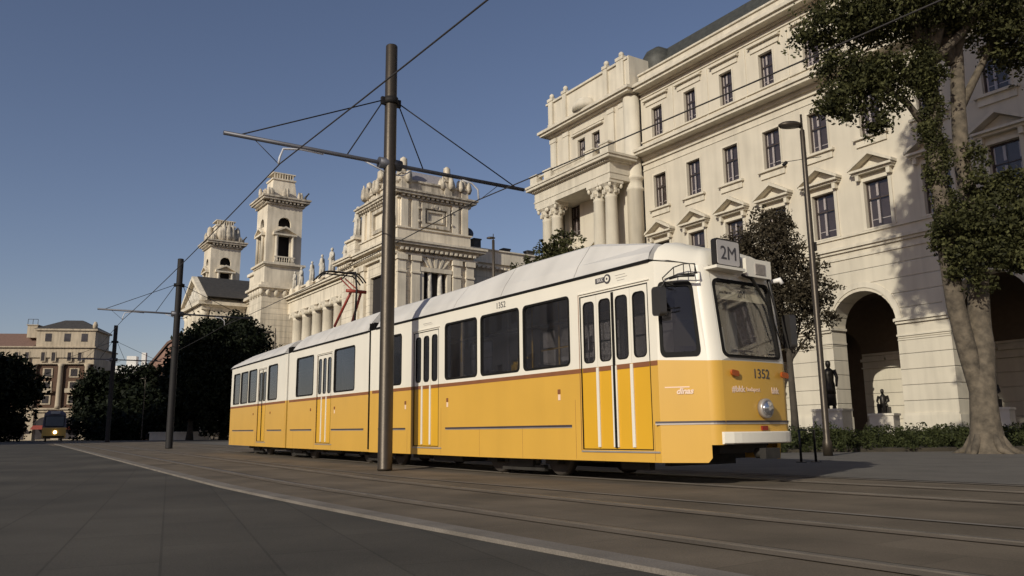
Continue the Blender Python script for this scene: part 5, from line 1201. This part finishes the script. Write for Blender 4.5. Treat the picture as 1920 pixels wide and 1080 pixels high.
simple_tree(-28.6, 80, 'widest dark round tree right behind the tail of the tram', round_crown(5.2, 1.6, 12.2, 1), 3, .35, 48000, .28, 'leafC', 21, group=far, fill=.8)
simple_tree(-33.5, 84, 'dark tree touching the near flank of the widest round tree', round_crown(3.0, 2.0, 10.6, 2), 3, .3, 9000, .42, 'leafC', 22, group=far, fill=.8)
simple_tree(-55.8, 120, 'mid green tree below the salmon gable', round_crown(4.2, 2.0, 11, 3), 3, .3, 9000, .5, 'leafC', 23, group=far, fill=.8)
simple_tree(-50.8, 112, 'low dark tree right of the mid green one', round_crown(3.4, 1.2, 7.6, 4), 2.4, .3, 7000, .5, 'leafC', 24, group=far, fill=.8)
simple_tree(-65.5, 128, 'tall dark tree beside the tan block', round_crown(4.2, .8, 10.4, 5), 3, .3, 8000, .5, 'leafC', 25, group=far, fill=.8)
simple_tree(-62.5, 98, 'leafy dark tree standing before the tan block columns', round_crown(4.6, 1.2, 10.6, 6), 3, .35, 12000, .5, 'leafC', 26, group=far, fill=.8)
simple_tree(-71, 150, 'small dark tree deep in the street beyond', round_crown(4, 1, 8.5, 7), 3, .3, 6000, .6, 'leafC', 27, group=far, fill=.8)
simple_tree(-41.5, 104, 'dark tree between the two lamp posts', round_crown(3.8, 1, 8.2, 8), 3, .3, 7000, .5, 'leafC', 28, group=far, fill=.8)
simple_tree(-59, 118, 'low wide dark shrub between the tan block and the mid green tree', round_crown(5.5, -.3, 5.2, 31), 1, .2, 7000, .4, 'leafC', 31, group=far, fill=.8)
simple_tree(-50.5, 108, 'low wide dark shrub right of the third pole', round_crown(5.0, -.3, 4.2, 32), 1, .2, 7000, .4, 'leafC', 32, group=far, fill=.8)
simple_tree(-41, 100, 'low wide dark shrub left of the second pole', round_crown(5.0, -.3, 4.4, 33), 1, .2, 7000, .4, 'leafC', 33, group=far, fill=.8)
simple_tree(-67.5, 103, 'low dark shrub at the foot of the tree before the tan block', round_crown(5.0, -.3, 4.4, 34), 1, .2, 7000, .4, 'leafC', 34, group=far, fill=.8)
# ground-cover bed in front of the palace
def bed():
    r = np.random.default_rng(3); n = 26000
    poly = [(6.5, 25.3), (24, 25.1), (32, 34), (25, 41), (12, 40), (7.2, 33)]
    b = MB(); b.prism(poly, .0, .12, 'z'); o = b.build('soil', M['soil']); tag(o, kind='structure')
    from mathutils.geometry import intersect_point_quad_2d
    def inside(px, py):
        c = False; j = len(poly) - 1
        for i in range(len(poly)):
            if (poly[i][1] > py) != (poly[j][1] > py) and px < (poly[j][0] - poly[i][0]) * (py - poly[i][1]) / (poly[j][1] - poly[i][1]) + poly[i][0]: c = not c
            j = i
        return c
    blobs = []; rr_ = random.Random(4)
    while len(blobs) < 420:
        px = rr_.uniform(6.5, 32); py = 25.3 + (rr_.random() ** 1.7) * 15
        if inside(px, py): h = rr_.uniform(.5, .82); blobs.append((px, py, h * .5, .55, .5, h * .62))
    o = leaves('ground_cover', blobs, 90000, .075, M['leafH'], None, 9); tag(o, kind='stuff')
    o['label'] = 'low green ground cover filling the bed before the palace'
bed()
# ------------------------------------------------------------------ statues, people, small things
def bronze_figure(label, x, y, z0, h, ped_=None, rz=0., seated=False):
    T = thing('statue', label, 'statue', (x, y, 0), rz)
    if ped_: w, ph = ped_; MB().box(-w, w, -w, w, 0, ph - .12).box(-w - .08, w + .08, -w - .08, w + .08, 0, .25).box(-w - .06, w + .06, -w - .06, w + .06, ph - .12, ph).build('pedestal', M['stonep'], T)
    k = h / 1.8; b = MB(); Z = z0
    def q(*p_): return (p_[0] * k, p_[1] * k, Z + p_[2] * k)
    if not seated:
        for s_ in (-1, 1):
            b.tube([q(s_ * .12, -.02, .03), q(s_ * .11, 0, .45), q(s_ * .10, 0, .85), q(s_ * .06, 0, 1.0)], [.06 * k, .075 * k, .10 * k, .11 * k], 10)
            b.tube([q(s_ * .12, .06, .04), q(s_ * .13, -.16, .04)], [.05 * k, .045 * k], 8)
        b.tube([q(0, 0, .55), q(0, 0, .75), q(0, 0, 1.0), q(0, 0, 1.25), q(0, 0, 1.42), q(0, 0, 1.5), q(0, 0, 1.56)], [.27 * k, .25 * k, .21 * k, .23 * k, .23 * k, .10 * k, .06 * k], 14, sq=.75)
        b.tube([q(0, .03, .12), q(0, .02, .5), q(0, 0, .8)], [.26 * k, .26 * k, .22 * k], 14, sq=.7)
        b.tube([q(-.2, 0, 1.43), q(-.27, .02, 1.15), q(-.22, -.12, .95), q(-.20, -.17, .9)], [.07 * k, .06 * k, .045 * k, .04 * k], 8)
        b.tube([q(.2, 0, 1.43), q(.28, 0, 1.15), q(.27, -.05, .9), q(.27, -.07, .82)], [.07 * k, .06 * k, .045 * k, .04 * k], 8)
    else:
        b.tube([q(0, .1, .35), q(0, .08, .6), q(0, .05, .9), q(0, .05, 1.02), q(0, .04, 1.1)], [.26 * k, .24 * k, .24 * k, .12 * k, .06 * k], 14, sq=.75)
        for s_ in (-1, 1):
            b.tube([q(s_ * .13, .08, .42), q(s_ * .15, -.38, .46), q(s_ * .14, -.42, .05), q(s_ * .14, -.55, .03)], [.12 * k, .09 * k, .07 * k, .05 * k], 10)
            b.tube([q(s_ * .22, .05, .95), q(s_ * .30, -.02, .68), q(s_ * .18, -.28, .56)], [.075 * k, .06 * k, .04 * k], 8)
        b.box(-.3 * k, .3 * k, -.1 * k, .35 * k, Z, Z + .36 * k)
    hz = 1.67 if not seated else 1.22
    b.tube([q(0, 0, hz - .15), q(0, -.01, hz - .09), q(0, -.015, hz), q(0, 0, hz + .08), q(0, .01, hz + .12)], [.055 * k, .085 * k, .10 * k, .085 * k, .03 * k], 12)
    b.tube([q(0, -.10, hz + .0), q(0, -.125, hz - .03)], [.015 * k, .018 * k], 6)
    b.build('figure', M['bronze'], T); return T
bronze_figure('standing dark bronze man in a long coat on a white pedestal beside the lamp', 16.35, 41.6, 1.75, 2.5, (.75, 1.75), R_(-40))
bronze_figure('seated dark bronze figure on a low pale plinth inside the arch', 20.4, 44.6, 1.55, 1.8, (.62, 1.55), R_(-40), True)
bronze_figure('dark bronze seated figure half hidden behind the big tree trunk', 24.0, 40.5, 1.7, 2.1, (.8, 1.7), R_(-40), True)
def person(label, x, y, top, legs, rz=0., stride=.2):
    z = gz(x, y); T = thing('person', label, 'person', (x, y, z), rz)
    b = MB()
    for s_ in (-1, 1): b.tube([(s_ * .09, s_ * stride, .05), (s_ * .09, s_ * stride * .6 - .04, .48), (s_ * .08, 0, .9), (s_ * .04, 0, 1.0)], [.05, .06, .09, .10], 8); b.tube([(s_ * .09, s_ * stride + .05, .04), (s_ * .09, s_ * stride - .16, .04)], [.045, .04], 6)
    b.tube([(0, 0, .92), (0, 0, 1.1), (0, 0, 1.3), (0, 0, 1.42), (0, 0, 1.48), (0, 0, 1.55)], [.16, .15, .18, .17, .08, .055], 12, sq=.65)
    b.tube([(0, 0, 1.5), (0, -.01, 1.56), (0, -.015, 1.65), (0, 0, 1.73), (0, .01, 1.77)], [.05, .08, .095, .08, .03], 10)
    b.tube([(0, -.09, 1.65), (0, -.12, 1.62)], [.012, .016], 5)
    for s_ in (-1, 1): b.tube([(s_ * .18, 0, 1.42), (s_ * .23, s_ * -.08, 1.15), (s_ * .22, s_ * -.2, .92), (s_ * .21, s_ * -.24, .84)], [.055, .045, .035, .03], 8)
    b.build('body', M['skin'], T)
    MB().tube([(0, 0, .86), (0, 0, 1.1), (0, 0, 1.3), (0, 0, 1.43), (0, 0, 1.485)], [.18, .165, .195, .185, .09], 12, sq=.68).build('top', M[top], T)
    c = MB()
    for s_ in (-1, 1): c.tube([(s_ * .09, s_ * stride, .1), (s_ * .09, s_ * stride * .6 - .04, .48), (s_ * .08, 0, .92)], [.065, .075, .105], 8)
    c.build('trousers', M[legs], T)
    MB().tube([(0, .02, 1.60), (0, .02, 1.70), (0, .02, 1.78), (0, .02, 1.80)], [.09, .105, .08, .02], 10).build('hair', M['hair'], T)
person('distant person in a red top walking left of the second pole', -46.5, 103, 'cloth1', 'jeans', .6)
person('distant person in a dark jacket standing near the street trees', -66.0, 126, 'cloth3', 'jeans', -.4, .08)
person('distant person in a pale shirt beside the one in red', -47.6, 104, 'cloth2', 'jeans', 1.0)
hb = thing('rack_hoop', 'low black metal hoop standing in front of the planting bed', 'bicycle rack', (6.55, 18.2, 0), R_(20))
MB().tube([(-.2, 0, -.02), (-.2, 0, .70), (.2, 0, .70), (.2, 0, -.02)], .028, 8).build('hoop', M['blackm'], hb)
MB().box(-.28, -.12, -.08, .08, -.005, .012).box(.12, .28, -.08, .08, -.005, .012).build('foot_plate', M['blackm'], hb)
wl = thing('low_wall', 'low pale stone wall under the widest dark tree', 'wall', (-36.2, 88, gz(-36.2, 88)), R_(8))
MB().box(-3, 3.2, -.3, .3, -.2, .75).box(-3.1, 3.3, -.38, .38, .75, .88).build('wall', M['stonep'], wl)
for i, (x, h) in enumerate(((-.6, 4.0), (2.4, 3.2), (6.2, 3.0), (9.0, 2.6))):
    kp = thing('kiosk_panel', ['tall pale upright panel at the end of the low wall', 'dim grey panel second from the low wall', 'dim grey panel third from the low wall', 'dim grey panel nearest the tram tail'][i], 'panel', (-33.6 + x * .62, 89 + x * .1, gz(-33, 89)), R_(5), 'grey panels under the widest tree')
    w_ = .45 if i == 0 else .85
    MB().panel(rr(-w_, w_, .25, h, .1), [], -.06, .06).build('board', M['stonep' if i == 0 else 'lime'], kp)
    MB().box(-w_ + .05, -w_ + .15, -.05, .05, -.1, .3).box(w_ - .15, w_ - .05, -.05, .05, -.1, .3).build('leg', M['galv'], kp)
# second tram far down the line, headlamp lit
FT = thing('tram', 'distant dim tram front with one lit headlamp before the tan block', 'tram', (-50.4, 89, gz(-50.4, 89)), R_(29.5))
MB().box(-1.15, 1.15, .2, 12, .35, 1.5).build('lower_body', M['yellow'], FT)
MB().hexa([(-1.15, .2, 1.5), (1.15, .2, 1.5), (1.15, 12, 1.5), (-1.15, 12, 1.5)], [(-1.05, .35, 3.0), (1.05, .35, 3.0), (1.05, 12, 3.0), (-1.05, 12, 3.0)]).build('upper_body', M['purple'], FT)
MB().hexa([(-1.05, .35, 3.0), (1.05, .35, 3.0), (1.05, 12, 3.0), (-1.05, 12, 3.0)], [(-.7, .8, 3.35), (.7, .8, 3.35), (.7, 12, 3.35), (-.7, 12, 3.35)]).build('roof_cover', M['purple'], FT)
w = MB(lambda x, y, z: (x, y + (z - 1.5) * .1, z)).ring(rr(-.95, .95, 1.6, 2.8, .1), rr(-.88, .88, 1.67, 2.73, .08), .14, .22).build('windscreen', M['rubber'], FT)
MB(lambda x, y, z: (x, y + (z - 1.5) * .1, z)).panel(rr(-.88, .88, 1.67, 2.73, .08), [], .16, .19).build('pane', M['winv'], w)
MB().tube([(.1, .2, 1.0), (.1, .13, 1.0)], .17, 14).build('headlight', M['lamp_on'], FT)
MB().box(-1.0, 1.0, .08, .2, .4, .6).build('bumper', M['rubber'], FT)
for y in (2, 4, 8, 10):
    for x in (-.8, .8): MB().tube([(x - .06, y, .33), (x + .06, y, .33)], .33, 16).build('wheel', M['wheel'], FT)
MB().box(-.45, .45, .1, .2, 3.0, 3.3).build('route_sign', M['sign'], FT)
